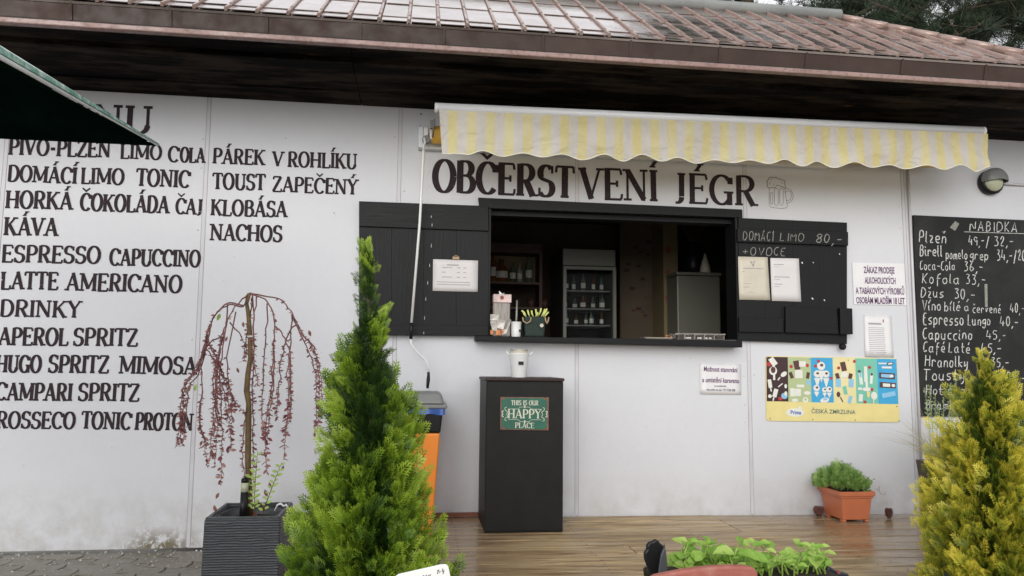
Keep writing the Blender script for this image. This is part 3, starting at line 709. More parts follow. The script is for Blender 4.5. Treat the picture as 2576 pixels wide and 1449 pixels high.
for w, x0, y0, x1, y1, cap, th in [('OBČERST', 1087, 482, 1445, 499, 82, .20), ('VENÍ', 1458, 501, 1657, 507, 80, .18), ('JÉGR', 1692, 510, 1906, 519, 76, .18)]:
    p0, p1 = at(x0, y0, -.0021), at(x1, y1, -.0021); c = at(x0, y0-cap, -.0021).z-p0.z
    mb = MB(); serif_word(mb, w, p0, p1, c, thick=th, thin=.075, jit=.006); mb.build('painted_word', M_LET, panel_at((p0.x+p1.x)/2))
# pencil-drawn beer mug
def mugpt(x, y): return at((2980+x/9.055)*.6389, (680+y/9.055)*.6389, -.0012)
mb = MB(); O = mugpt(0, 0); 
def mugline(pts, w=.0032):
    q = [mugpt(*p) for p in pts]; ribbon(mb, [((p-O).x, (p-O).z) for p in q], [w]*len(q), O, Vector((1,0,0)), Vector((0,0,1)), Vector((0,-1,0)), random.random()*.0003)
mugline([(400,540),(370,430),(365,310),(410,240),(440,180),(520,150),(600,185),(680,150),(750,210),(770,240),(830,210),(890,270),(960,255),(1000,330),(1000,430),(1030,540)], .005)
mugline([(400,540),(480,550),(520,525),(600,545),(680,520),(700,450),(790,455),(830,490),(910,490),(990,560),(1030,540)], .0045)
mugline([(440,550),(440,1130),(500,1230),(700,1260),(900,1280),(1060,1250),(1090,1200),(1070,1080),(1020,780),(1000,560)])
for a, b, c, d in ((480, 570, 700, 1130), (620, 760, 560, 1170), (810, 940, 550, 1160)):
    mugline([(a, c+60), (a+10, d-60), (a+50, d), (b-40, d), (b, d-60), (b, c+60), (b-40, c), (a+40, c), (a, c+60)])
mugline([(1030,560),(1130,575),(1230,640),(1290,760),(1290,900),(1240,1000),(1160,1060),(1080,1080)]); mugline([(1020,740),(1040,660),(1160,650),(1210,700),(1240,850),(1200,950),(1120,990),(1040,990)])
mugline([(455,340),(465,430)]); mugline([(590,400),(610,460)]); mugline([(870,360),(940,370)]); mugline([(470,240),(550,210)])
mb.build('drawn_beer_mug', M_SKETCH, panel_at(O.x+.05))
# roof ---------------------------------------------------------
EY = -0.95
pg = at(1288, 50+0.0657*1288, EY)                  # lower edge of the drip strip
ZD = at(1340*.6389, 115.6, EY).z
ZS0 = at(1340*.6389, 102, EY).z; ZF1 = at(1340*.6389, 48.6, EY-.03).z
for i, (y0, y1, dz) in enumerate([(-.005, -.245, -.004), (-.25, -.49, .004), (-.495, -.72, -.006), (-.725, -.935, .02)]):
    for x0, x1 in ((-4.5, -.4), (-.397, 3.4), (3.403, 6.9)):
        mb = MB(); mb.box(x0, x1, y1, y0, ZT-.004+dz, ZT+.03+dz); mb.build('soffit_board', M_SOFFIT, KB, bevel=.004)
mb = MB(); mb.box(-4.5, 6.95, EY-.028, EY+.016, ZD, ZS0); mb.build('drip_edge', M_DRIP, KB, bevel=.006)
mb = MB(); mb.box(-4.5, 6.95, EY-.012, EY+.014, ZS0-.004, ZS0+.012, 0); mb.build('fascia_gap', M_INTD, KB)
x = -4.5; wd = .487
fx = [at(px*.6389, 90, EY-.03).x for px in (1425, 1755, 2145, 2490, 2840, 3180, 3555, 3880)]
fxs = [fx[0]-wd*k for k in range(8, 0, -1)]+fx+[fx[-1]+wd*k for k in range(1, 6)]
for a, b in zip(fxs[:-1], fxs[1:]):
    mb = MB(); mb.hexa([(a, EY-.010, ZS0+.006), (b-.001, EY-.010, ZS0+.006), (b-.001, EY+.012, ZS0+.006), (a, EY+.012, ZS0+.006), (a, EY-.032, ZF1), (b-.001, EY-.032, ZF1), (b-.001, EY+.012, ZF1), (a, EY+.012, ZF1)])
    mb.hexa([(b-.016, EY-.016, ZS0+.008), (b-.002, EY-.016, ZS0+.008), (b-.002, EY-.01, ZS0+.008), (b-.016, EY-.01, ZS0+.008), (b-.016, EY-.038, ZF1-.004), (b-.002, EY-.038, ZF1-.004), (b-.002, EY-.03, ZF1-.004), (b-.016, EY-.03, ZF1-.004)])
    mb.build('fascia_panel', M_FASCIA, KB)
RY, RZ = EY-.045, ZF1+.002; TH = R(36.3)
roof_n = Vector((0, -math.sin(TH), math.cos(TH))); roof_u = Vector((0, math.cos(TH), math.sin(TH)))
def on_roof(px, py):
    v = ray(px, py); o = Vector((0, RY, RZ)); t = (o-CAM).dot(roof_n)/v.dot(roof_n); return CAM+v*t
RP = lambda x, s, h=0.0: Vector((x, RY, RZ))+roof_u*s+roof_n*h
rdg = on_roof(1714, 17); S_R = (rdg-Vector((rdg.x, RY, RZ))).dot(roof_u)
hc = on_roof(2560, 148); he = on_roof(2216, 60)
XC = hc.x + (hc.y-RY)                                # 45 degree hip corner
if abs(XC-he.x-(he.y-RY)) < 1.5: XC = (XC+he.x+(he.y-RY))/2
print('roof', S_R, rdg, 'corner', XC, he, hc, (he-Vector((he.x, RY, RZ))).dot(roof_u))
hipx = lambda s: XC - s*math.cos(TH)                 # x of the hip at slope distance s
XL = -4.6
mb = MB(); mb.prism([RP(XL, 0, -.02), RP(XC, 0, -.02), RP(hipx(S_R), S_R, -.02), RP(XL, S_R, -.02)], roof_n*.012)
# far and right faces of the hipped roof
RPY = RP(0, S_R).y; yb = 2*RPY-RY; top = RP(0, S_R, -.02).z; z0 = RP(0, 0, -.02).z
mb.poly([(XL, yb, z0), (XL, RPY, top), (hipx(S_R), RPY, top), (XC, yb, z0)]); mb.poly([(XC, RY, z0), (XC, yb, z0), (hipx(S_R), RPY, top)])
ROOF = mb.build('roof', M_ROOF, KB)
e0 = on_roof(1157.8, 66.5); j1 = on_roof(1157.8, 55.3); j2 = on_roof(1157.8, 23.5)
sl = lambda p: (p-Vector((p.x, RY, RZ))).dot(roof_u)
s1, s2 = sl(j1)-sl(e0), sl(j2)-sl(e0)
print('joints', s1, s2, S_R)
js = [0, s1]; 
while js[-1]+ (s2-s1)*1.0 < S_R: js.append(js[-1]+(s2-s1))
js.append(S_R)
xs0 = on_roof(1340*.6389+65*.3351, 140*.3351).x; xs1 = on_roof(856.2+2230*.3351, 290*.3351).x; dxp = (xs1-xs0)/10
print('seam pitch', dxp, 'js', js)
k0 = int((XL-xs0)/dxp)+1; k1 = int((XC-xs0)/dxp)+1
smesh = {}
def shared(key, fn, mat):
    if key not in smesh:
        b = MB(); fn(b); me = bpy.data.meshes.new(key[0]); me.from_pydata(b.v, [], b.f); me.materials.append(mat); me.update(); smesh[key] = me
    return smesh[key]
for k in range(k0, k1+1):
    x = xs0+k*dxp
    smax = min(S_R, (XC-x)/math.cos(TH))
    if smax > .05:
        mb = MB(); s_ = 0
        for a, b in zip(js[:-1], js[1:]):
            b2 = min(b, smax)
            if a >= smax: break
            lift = .004
            mb.hexa([RP(x-.009, a-.002, -.004), RP(x+.009, a-.002, -.004), RP(x+.009, b2, -.004), RP(x-.009, b2, -.004), RP(x-.006, a-.002, .014+lift), RP(x+.006, a-.002, .014+lift), RP(x+.006, b2, .013), RP(x-.006, b2, .013)])
        mb.build('roof_seam', M_SEAM, ROOF)
    if k == k1: break
    if x < -2.9: continue
    for a, b in zip(js[:-1], js[1:]):
        xa, xb = x+.012, x+dxp-.012; r = random.uniform(0, .003)
        if hipx(a) < xa: continue
        p = [RP(xa, a, .004+r), RP(min(xb, hipx(a)), a, .004+r), RP(min(xb, max(xa, hipx(b))), b-.003, .0005), RP(xa, b-.003, .0005)]
        mb = MB(); mb.prism(p, -roof_n*.004); mb.build('roof_panel', M_ROOF, ROOF)
mb = MB(); mb.tube([RP(XL, S_R, .02), RP(hipx(S_R), S_R, .02)], .045, 8); mb.build('ridge_cap', M_RIDGE, ROOF)
mb = MB()
for i in range(9):
    a, b = S_R*(1-i/9), S_R*(1-(i+1)/9)
    mb.tube([RP(hipx(a), a, .012), RP(hipx(b), b, .016)], .024, 8)
mb.build('hip_cap', M_SEAM, ROOF)
# room behind the hatch --------------------------------------
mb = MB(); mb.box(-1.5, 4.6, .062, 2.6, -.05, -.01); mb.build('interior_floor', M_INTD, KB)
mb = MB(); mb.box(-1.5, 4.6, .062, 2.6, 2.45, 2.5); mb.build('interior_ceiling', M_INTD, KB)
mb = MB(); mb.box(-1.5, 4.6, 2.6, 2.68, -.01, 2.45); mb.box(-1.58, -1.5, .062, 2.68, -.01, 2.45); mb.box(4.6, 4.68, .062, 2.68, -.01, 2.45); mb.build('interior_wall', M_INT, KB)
XCOL = at(1662, 700, 1.7).x
mb = MB(); mb.box(at(1560, 700, 1.95).x, XCOL, 1.95, 2.0, 0, 2.45); mb.build('partition_wall', M_INT, KB)
mb = MB(); mb.box(XCOL, at(1698, 700, 1.7).x, 1.62, 1.95, 0, 2.45); PIL = mb.build('partition_post', M_INTY, KB)
mb = MB()
for (px, py, r) in ((1680, 628, .028), (1680, 683, .022), (1680, 750, .028)):
    c = at(px, py, 1.615); mb.lathe(c, [(r, 0), (r, .003)], 14, axis='-Y'); mb.box(c.x-.02, c.x+.02, 1.611, 1.613, c.z-r-.012, c.z-r-.004)
mb.build('red_sticker', M_STICK, PIL)
mb = MB()
for i in range(16):
    c = at(random.uniform(1570, 1655), random.uniform(590, 830), 1.94); w = random.uniform(.01, .03); mb.box(c.x-w, c.x+w, 1.944, 1.947, c.z-w*.8, c.z+w*.3)
mb.build('wall_sticker', simple('brown_flower_sticker', (.07, .022, .015), .8), KB, kind='stuff')
# window frame and sill
mb = MB(); f0, f1 = at(1203, 497, -.03), at(1867, 527, -.03)
mb.hexa([(OX0-.075, -.035, OZ1-.012), (OX1+.05, -.035, OZ1-.012), (OX1+.05, -.001, OZ1-.012), (OX0-.075, -.001, OZ1-.012), (f0.x, -.035, f0.z), (f1.x, -.035, f1.z), (f1.x, -.001, f1.z), (f0.x, -.001, f0.z)])
WF = mb.build('window_frame', M_BW_H, KB, bevel=.003)
mb = MB(); mb.box(OX0-.012, OX0+.004, -.025, .14, OZ0, OZ1); mb.build('jamb', M_BW_V, WF)
mb = MB(); mb.box(OX1-.004, OX1+.012, -.03, .14, OZ0, OZ1); mb.build('jamb', M_BW_V, WF)
mb = MB(); mb.box(OX0+.005, OX1-.005, .03, .14, OZ1-.045, OZ1-.013); mb.build('sliding_rail', M_BW_H, WF)
s0, s1_, s2_ = at(1197, 845, -.13), at(1197, 858, -.13), at(1868, 874, -.13)
mb = MB(); mb.hexa([(s0.x, -.13, s1_.z), (s2_.x, -.13, s2_.z), (s2_.x, .2, s2_.z), (s0.x, .2, s1_.z), (s0.x, -.13, s0.z), (s2_.x, -.13, s0.z-.003), (s2_.x, .2, s0.z-.003), (s0.x, .2, s0.z)])
SILL = mb.build('sill', M_BW_H, KB, bevel=.004); ZSILL = s0.z
# shutters
def quad_board(parent, name, c, y0, y1, mat, bev=.003):
    """c: four corner pixels tl,tr,br,bl measured on the plane y1 (front)"""
    p = [at(x, y, y1) for x, y in c]; mb = MB()
    mb.hexa([(p[3].x, y1, p[3].z), (p[2].x, y1, p[2].z), (p[2].x, y0, p[2].z), (p[3].x, y0, p[3].z), (p[0].x, y1, p[0].z), (p[1].x, y1, p[1].z), (p[1].x, y0, p[1].z), (p[0].x, y0, p[0].z)])
    return mb.build(name, mat, parent, bevel=bev)
SHL = bpy.data.objects.new('shutter', None); COL.objects.link(SHL); SHL.parent = KB; SHL.location = (at(1065, 680).x-2, -.03, at(1065, 680).z)
SHR = bpy.data.objects.new('shutter', None); COL.objects.link(SHR); SHR.parent = KB; SHR.location = (at(2000, 700).x-2, -.03, at(2000, 700).z)
xs = [903, 985, 1066, 1148, 1229]
yt = lambda x: 506+(x-903)*.036; yb_ = lambda x: 843.5+(x-903)*.0
for a, b in zip(xs[:-1], xs[1:]): quad_board(SHL, 'plank', [(a+.15, yt(a)+3), (b-.15, yt(b)+3), (b-.15, yb_(b)-1), (a+.15, yb_(a)-1)], -.012, -.034, M_BW_V, .001)
quad_board(SHL, 'batten', [(903, 505.8), (1229, 518), (1229, 581), (903, 569)], -.0345, -.05, M_BW_H)
quad_board(SHL, 'batten', [(903, 816), (1229, 818.5), (1229, 845), (903, 843)], -.0345, -.056, M_BW_H)
xs = [1858, 1926, 1994, 2062, 2131]
for a, b in zip(xs[:-1], xs[1:]): quad_board(SHR, 'plank', [(a+.15, 548+(a-1858)*.0435), (b-.15, 548+(b-1858)*.0435), (b-.15, 857+(b-1858)*.032), (a+.15, 857+(a-1858)*.032)], -.012, -.034, M_BW_V, .001)
BT = quad_board(SHR, 'batten', [(1856, 573.8), (2134, 583), (2134, 618), (1856, 608)], -.0345, -.056, M_BW_H)
quad_board(SHR, 'batten', [(1860, 798.8), (1970.5, 801.5), (1970.5, 837), (1860, 835)], -.0345, -.056, M_BW_H)
quad_board(SHR, 'batten', [(1977, 771), (2106, 775), (2110, 840.5), (1977, 837)], -.0345, -.062, M_BW_H)
quad_board(SHR, 'batten', [(2113.7, 774.5), (2144.4, 775.8), (2146, 841), (2115, 841)], -.0345, -.075, M_BW_V)
kn = at(2117, 872, -.045); mb = MB(); mb.lathe((kn.x, -.03, kn.z), [(.012, 0), (.022, .015), (.024, .035), (.014, .048)], 14, axis='-Y'); mb.build('knob', M_BW_V, SHR)
mb = MB(); hand_word(mb, 'DOMÁCÍ', at(1868, 603, -.0572), at(1946, 606, -.0572), .060, .085); hand_word(mb, 'LIMO', at(1961, 606, -.0572), at(2023, 608, -.0572), .056, .085); hand_word(mb, '80,-', at(2052, 609, -.0572), at(2118, 613, -.0572), .060, .10)
mb.build('chalk_writing', M_CHALKD, SHR)
mb = MB(); hand_word(mb, '+OVOCE', at(1866, 642, -.0352), at(1976, 643, -.0352), .056, .085); mb.build('chalk_writing', M_CHALKD, SHR)
mb = MB()
for px, py, w in ((2018, 661, 5), (2046, 660.5, 3.5), (2044, 751, 5.5), (2074, 755, 4.5), (2112, 639, 4)):
    c = at(px, py, -.0365); s = w/2/372; mb.poly([(c.x-s, c.y, c.z+s*.6), (c.x-s*.3, c.y, c.z-s*.8), (c.x+s, c.y, c.z-s*.9), (c.x+s*.2, c.y, c.z+s*.9)])
mb.build('torn_tape', M_PAPERW, SHR)
mb = MB(); a = at(1128, 1303, -.02); b = at(1206, 1303, -.02); mb.box(-.12, b.x+.08, -.022, -.012, deck_z(.2)+.002, deck_z(.2)+.030); mb.build('skirting', M_SKIRT, KB)
mb = MB()
for px, py, r in ((1059, 287, .006), (1057, 318, .006)):
    c = at(px, py); mb.lathe(c, [(r, 0.0005), (r*.8, .002)], 8, axis='-Y')
mb.build('drill_hole', M_INTD, KB)

# ------------------------------------------------------------------ notices and signs
def sheet(name, corners, y, mat, label, cat, group=None, th=.002, curl=0.0):
    p = [at(px, py, y) for px, py in corners]   # tl tr br bl
    T = thing(name, (p[3]+p[2])/2, label, cat, group)
    mb = MB(); n = 6
    rows = []
    for j in range(n+1):
        v = j/n; row = []
        for i in range(n+1):
            u = i/n; q = (p[0]*(1-u)+p[1]*u)*(1-v)+(p[3]*(1-u)+p[2]*u)*v
            q = q+Vector((0, -curl*(math.sin(u*3.1)*0.3+v**3*(0.5+0.5*math.sin(u*5+1))), 0)); row.append(q)
        rows.append(row)
    f = mb.vadd([q for r in rows for q in r]); bk = mb.vadd([q+Vector((0, th, 0)) for r in rows for q in r]); w = n+1
    for j in range(n):
        for i in range(n):
            a = f+j*w+i; mb.face([a, a+w, a+w+1, a+1], 0, curl > 0); a = bk+j*w+i; mb.face([a, a+1, a+w+1, a+w], 0, curl > 0)
    for i in range(n):
        a, b = f+i, bk+i; mb.face([a, a+1, b+1, b]); a, b = f+n*w+i, bk+n*w+i; mb.face([a+1, a, b, b+1])
        a, b = f+i*w, bk+i*w; mb.face([a+w, a, b, b+w]); a, b = f+i*w+n, bk+i*w+n; mb.face([a, a+w, b+w, b])
    mb.build('sheet', mat, T)
    def uv(u, v): return (p[0]*(1-u)+p[1]*u)*(1-v)+(p[3]*(1-u)+p[2]*u)*v+Vector((0, -.0012-curl*(math.sin(u*3.1)*0.3+v**3*(0.5+0.5*math.sin(u*5+1))), 0))
    return T, uv
def lines(T, uv, L, mat, name='printed_line'):
    mb = MB()
    for u0, u1, v, h in L: mb.poly([uv(u0, v), uv(u0, v+h), uv(u1, v+h), uv(u1, v)])
    return mb.build(name, mat, T)
T, uv = sheet('paper_notice', [(1089.4, 652), (1202.7, 655.5), (1201.5, 734.2), (1088.5, 732)], -.0365, M_PAPER, 'landscape paper notice with a few faint printed lines clipped to the left black shutter', 'notice', curl=.004)
lines(T, uv, [(.31, .57, .15, .035), (.20, .33, .24, .022), (.34, .42, .24, .022), (.53, .61, .24, .022), (.67, .74, .24, .022), (.20, .28, .39, .022), (.53, .60, .39, .022), (.67, .74, .39, .022), (.20, .42, .54, .022), (.53, .61, .54, .022), (.67, .74, .54, .022), (.09, .83, .70, .022), (.09, .83, .78, .022)], M_INKL)
mb = MB(); c = at(1147, 650, -.045); mb.box(c.x-.022, c.x+.022, c.y, c.y+.01, c.z-.006, c.z+.012); mb.tube([c+Vector((-.012, 0, .012)), c+Vector((-.008, 0, .02)), c+Vector((.008, 0, .02)), c+Vector((.012, 0, .012))], .002, 6); mb.build('clip', M_JUTE, T)
T, uv = sheet('paper_menu', [(1856.7, 645.4), (1930.9, 647.2), (1937.5, 755.3), (1859.3, 754)], -.0365, M_PAPERC, 'cream paper sheet with small deer head print on the right black shutter', 'notice', curl=.006)
lines(T, uv, [(.16, .83, .26, .018), (.12, .2, .34, .014), (.16, .4, .62, .01), (.14, .36, .70, .012), (.3, .5, .82, .008)], M_INKL)
mb = MB()
for pts in ([(.40,.09),(.42,.14),(.47,.17)], [(.56,.08),(.54,.13),(.50,.17)], [(.44,.10),(.45,.15)], [(.52,.09),(.51,.14)]):
    for a, b in zip(pts[:-1], pts[1:]):
        A, B = uv(*a), uv(*b); mb.tube([A, B], .0016, 4)
mb.poly([uv(.45, .16), uv(.48, .23), uv(.51, .23), uv(.53, .16)]); mb.build('printed_deer_head', M_INKL, T)
T, uv = sheet('paper_menu', [(1938, 649), (2009.6, 650.5), (2015.3, 759), (1941, 757)], -.0365, M_PAPER, 'pale paper sheet with three faint headings, right of two on the right shutter', 'notice', curl=.006)
lines(T, uv, [(.1, .46, .14, .016), (.1, .3, .2, .008), (.1, .64, .43, .018), (.1, .3, .49, .01), (.1, .38, .60, .016), (.1, .28, .66, .01)], M_INKL)
T, uv = sheet('warning_sign', [(2143.6, 660.2), (2274.8, 663.3), (2280.7, 768), (2148.7, 765.5)], -.006, M_PAPERW, 'white sign reading ZÁKAZ PRODEJE ALKOHOLICKÝCH beside the right shutter', 'sign')
for s, u0, u1, v in (('ZÁKAZ PRODEJE', .21, .80, .245), ('ALKOHOLICKÝCH', .22, .81, .495), ('A TABÁKOVÝCH VÝROBKŮ', .04, .965, .745), ('OSOBÁM MLADŠÍM 18 LET', .04, .965, .975)):
    print_text(s, uv(u0, v), uv(u1, v), .047, M_INKP, 'printed_words', T, bold=.018)
T, uv = sheet('paper_price_list', [(2173.8, 791.9), (2242.8, 793.7), (2248, 899), (2176.2, 896.7)], -.005, M_PAPERW, 'white paper list of small faint lines on the wall above the ice cream board', 'notice', curl=.008)
lines(T, uv, [(.14, .60, .19, .04)]+[(.13, .72+random.uniform(-.04, .02), .30+.045*i, .012) for i in range(15)], M_INKL); lines(T, uv, [(.66, .70, .10, .07)], M_STICK, 'printed_mark')
T, uv = sheet('camping_notice', [(1760.8, 912), (1864.5, 916.2), (1864.5, 993.3), (1760.8, 990.9)], -.005, M_PAPERW, 'white notice reading Možnost stanování a umístění karavanu under the hatch sill', 'notice', curl=.004)
print_text('Možnost stanování', uv(.09, .27), uv(.91, .27), .034, M_INKP, 'printed_words', T, bold=.02)
print_text('a umístění karavanu', uv(.05, .62), uv(.945, .62), .034, M_INKP, 'printed_words', T, bold=.02)
print_text('za poplatek,', uv(.34, .755), uv(.64, .755), .013, M_INK, 'printed_words', T, bold=.01)
print_text('více info na tel. 777 738 308', uv(.15, .89), uv(.85, .89), .016, M_INK, 'printed_words', T, bold=.01)
# ice cream board
PC = [(1926.4, 895.5), (2256.3, 901.4), (2263.3, 1062.3), (1928, 1058.5)]
p = [at(px, py, -.008) for px, py in PC]
IB = thing('ice_cream_board', (p[3]+p[2])/2, 'colourful ice cream price board reading ČESKÁ ZMRZLINA with six picture columns', 'sign')
def ib(u, v, l=.0): return (p[0]*(1-u)+p[1]*u)*(1-v)+(p[3]*(1-u)+p[2]*u)*v+Vector((0, -l, 0))
rr = .022; out = []
for cu, cv, a0 in ((rr, rr*2, 180), (1-rr, rr*2, 270), (1-rr, 1-rr*2, 0), (rr, 1-rr*2, 90)):
    for i in range(5): a = R(a0+90*i/4); out.append((cu+math.cos(a)*rr, cv+math.sin(a)*rr*2))
def pm_(name, c, r=.35): return simple(name, c, r, .06, 9)
Y_, BR, LG, BL, YL, MG = pm_('board_yellow', (.74, .64, .27)), pm_('board_brown', (.045, .018, .02)), pm_('board_light_green', (.42, .50, .26)), pm_('board_blue', (.045, .35, .62)), pm_('board_pale_yellow', (.74, .66, .35)), pm_('board_mint', (.17, .50, .38))
WH, CK, RD, LB, SL = pm_('ice_white', (.72, .72, .66)), pm_('ice_chocolate', (.09, .035, .03)), pm_('price_red', (.45, .04, .04)), pm_('pack_light_blue', (.25, .50, .70)), pm_('text_slate', (.10, .17, .16))
mb = MB(); mb.prism([ib(u, v) for u, v in out][::-1], (0, .006, 0)); mb.build('panel', Y_, IB)
cb = [0.004, .164, .336, .503, .675, .843, .996]; picb = [.70, .725, .745, .755, .735, .725]
for i, m in enumerate((BR, LG, BL, YL, MG, BL)):
    mb = MB(); mb.poly([ib(cb[i], .012, .0006), ib(cb[i], .70+.006*i*.6, .0006), ib(cb[i+1], .70+.006*i*.6, .0006), ib(cb[i+1], .012, .0006)]); mb.build('printed_column', m, IB)
D = .0010
def IBP(x, y): return ((x-855)/1415, (y-140)/700)      # zoom pixels of the board
SH = {id(m): MB() for m in (WH, CK, RD, LB, LG, MG, Y_)}; MM = {id(m): m for m in (WH, CK, RD, LB, LG, MG, Y_)}
LFT = [0]
def ell(m, x, y, rx, ry, rot=0):
    LFT[0] += .00003; ca, sa = math.cos(R(rot)), math.sin(R(rot))
    SH[id(m)].poly([ib(*IBP(x+rx*math.cos(t)*ca-ry*math.sin(t)*sa, y+rx*math.cos(t)*sa+ry*math.sin(t)*ca), D+LFT[0]) for t in [2*math.pi*i/12 for i in range(12)]][::-1])
def pol(m, pts): LFT[0] += .00003; SH[id(m)].poly([ib(*IBP(*q), D+LFT[0]) for q in pts])
def bar(m, x, y, w, h, rot=0):
    ca, sa = math.cos(R(rot)), math.sin(R(rot)); pol(m, [(x+a*w/2*ca-b*h/2*sa, y+a*w/2*sa+b*h/2*ca) for a, b in ((-1,-1),(-1,1),(1,1),(1,-1))])
for a in [(WH,930,200,60,90,-35),(WH,940,370,22,60,0),(WH,895,440,38,90,-8),(WH,905,505,14,40,-12),(WH,950,540,44,90,15),(WH,930,605,14,40,15),(WH,990,385,14,40,35),(WH,1005,455,12,60,50)]: bar(*a)
for a in [(WH,930,300,42,48),(BR and CK,930,290,26,36),(WH,1042,335,38,24,-40),(WH,893,575,20,20),(RD,885,230,26,24),(RD,1003,600,24,20),(LB,1045,570,34,34),(WH,1060,545,16,26),(WH,1060,465,14,24),(WH,936,245,14,14)]: ell(*a)
for a in [(CK,1180,235,60,100,-12),(CK,1120,345,36,70,-20),(CK,1297,345,34,70,10),(WH,1200,330,80,90,0),(WH,1130,530,50,90,0),(WH,1188,530,62,80,0),(WH,1215,460,80,30,0),(LB,1300,420,36,50,0),(WH,1240,220,70,60,0)]: bar(*a)
for a in [(RD,1120,250,18,20),(RD,1292,235,18,20),(WH,1265,610,32,30),(LG,1265,605,14,14),(WH,1155,615,34,18),(WH,1285,535,36,20)]: ell(*a)
for x, y, s in ((1440, 290, 1.3), (1395, 370, 1.1), (1490, 370, 1.1), (1385, 520, 1.0), (1470, 530, .8), (1520, 530, .9)):
    pol(WH if y < 300 else SL if False else WH, [(x-30*s, y), (x, y+100*s if y < 500 else y+60*s), (x+30*s, y)]); ell(WH, x, y-40*s, 34*s, 36*s); ell(CK, x+6, y-46*s, 14*s, 12*s)
for a in [(RD,1413,187,17,18),(RD,1380,240,17,18),(RD,1545,370,16,16),(WH,1470,610,50,28,-15),(BL and LB,1475,600,26,12,-15)]: ell(*a)
for a in [(CK,1680,240,56,100,-12),(CK,1612,345,40,60,-15),(CK,1752,345,40,60,15),(WH,1685,330,70,60,0),(LB,1620,420,56,90,0),(LB,1758,420,52,90,5),(MG,1690,500,40,90,-10),(LB,1740,600,36,80,15),(CK,1650,600,12,60,-25)]: bar(*a)
for a in [(RD,1627,257,17,18),(CK,1618,545,20,30),(RD,1800,182,16,18)]: ell(*a)
for a in [(WH,1862,370,34,130,-6),(WH,1918,320,36,170,0),(WH,1978,370,30,110,6),(LB,1860,330,20,50,-6),(WH,1850,480,44,28,0),(WH,1855,580,44,80,5),(WH,1993,610,12,60,0),(WH,1925,440,26,70,0)]: bar(*a)
for a in [(RD,1962,245,17,18),(CK,1850,290,16,14),(CK,1983,322,14,14),(WH,1925,485,50,22),(RD,1980,487,17,17),(WH,2000,555,34,44),(RD,1900,623,18,16),(Y_,1938,540,18,36)]: ell(*a)
for a in [(CK,2150,335,170,64,3),(LB,2140,335,110,36,3),(CK,2155,437,175,60,3),(WH,2140,437,80,36,3),(LB,2160,540,150,50,-12),(WH,2150,243,110,22,0),(WH,2105,200,90,16,0)]: bar(*a)
for a in [(CK,2190,200,38,18,-10),(WH,2190,200,28,10,-10),(WH,2200,336,22,18),(WH,2215,440,20,18)]: ell(*a)
for k, b in SH.items():
    if b.v: b.build('printed_picture', MM[k], IB, kind='stuff')
mb = MB(); LFT[0] = 0
mb.poly([ib(*IBP(1155+95*math.cos(t), 748+46*math.sin(t)), .0012) for t in [2*math.pi*i/24 for i in range(24)]][::-1]); mb.poly([ib(*IBP(1205+22*math.cos(t), 702+22*math.sin(t)), .0013) for t in [2*math.pi*i/12 for i in range(12)]][::-1]); mb.build('logo_ground', WH, IB)
print_text('Prima', ib(*IBP(1107, 765)), ib(*IBP(1218, 767)), .027, pm_('logo_blue', (.06, .12, .40)), 'logo_lettering', IB, bold=.03, lift=.0018)
print_text('ČESKÁ ZMRZLINA', ib(*IBP(1328, 752)), ib(*IBP(1795, 757)), .029, SL, 'printed_words', IB, bold=.015, lift=.0012)
mb = MB()
for x, y in ((872,158),(1735,170),(2245,668),(892,815),(1340,820),(1790,822),(2262,826),(1320,172)): mb.lathe(ib(*IBP(x, y), .0), [(.0045, 0), (.0045, .002), (.002, .003)], 8, axis='-Y')
mb.build('screw', M_GREY, IB)
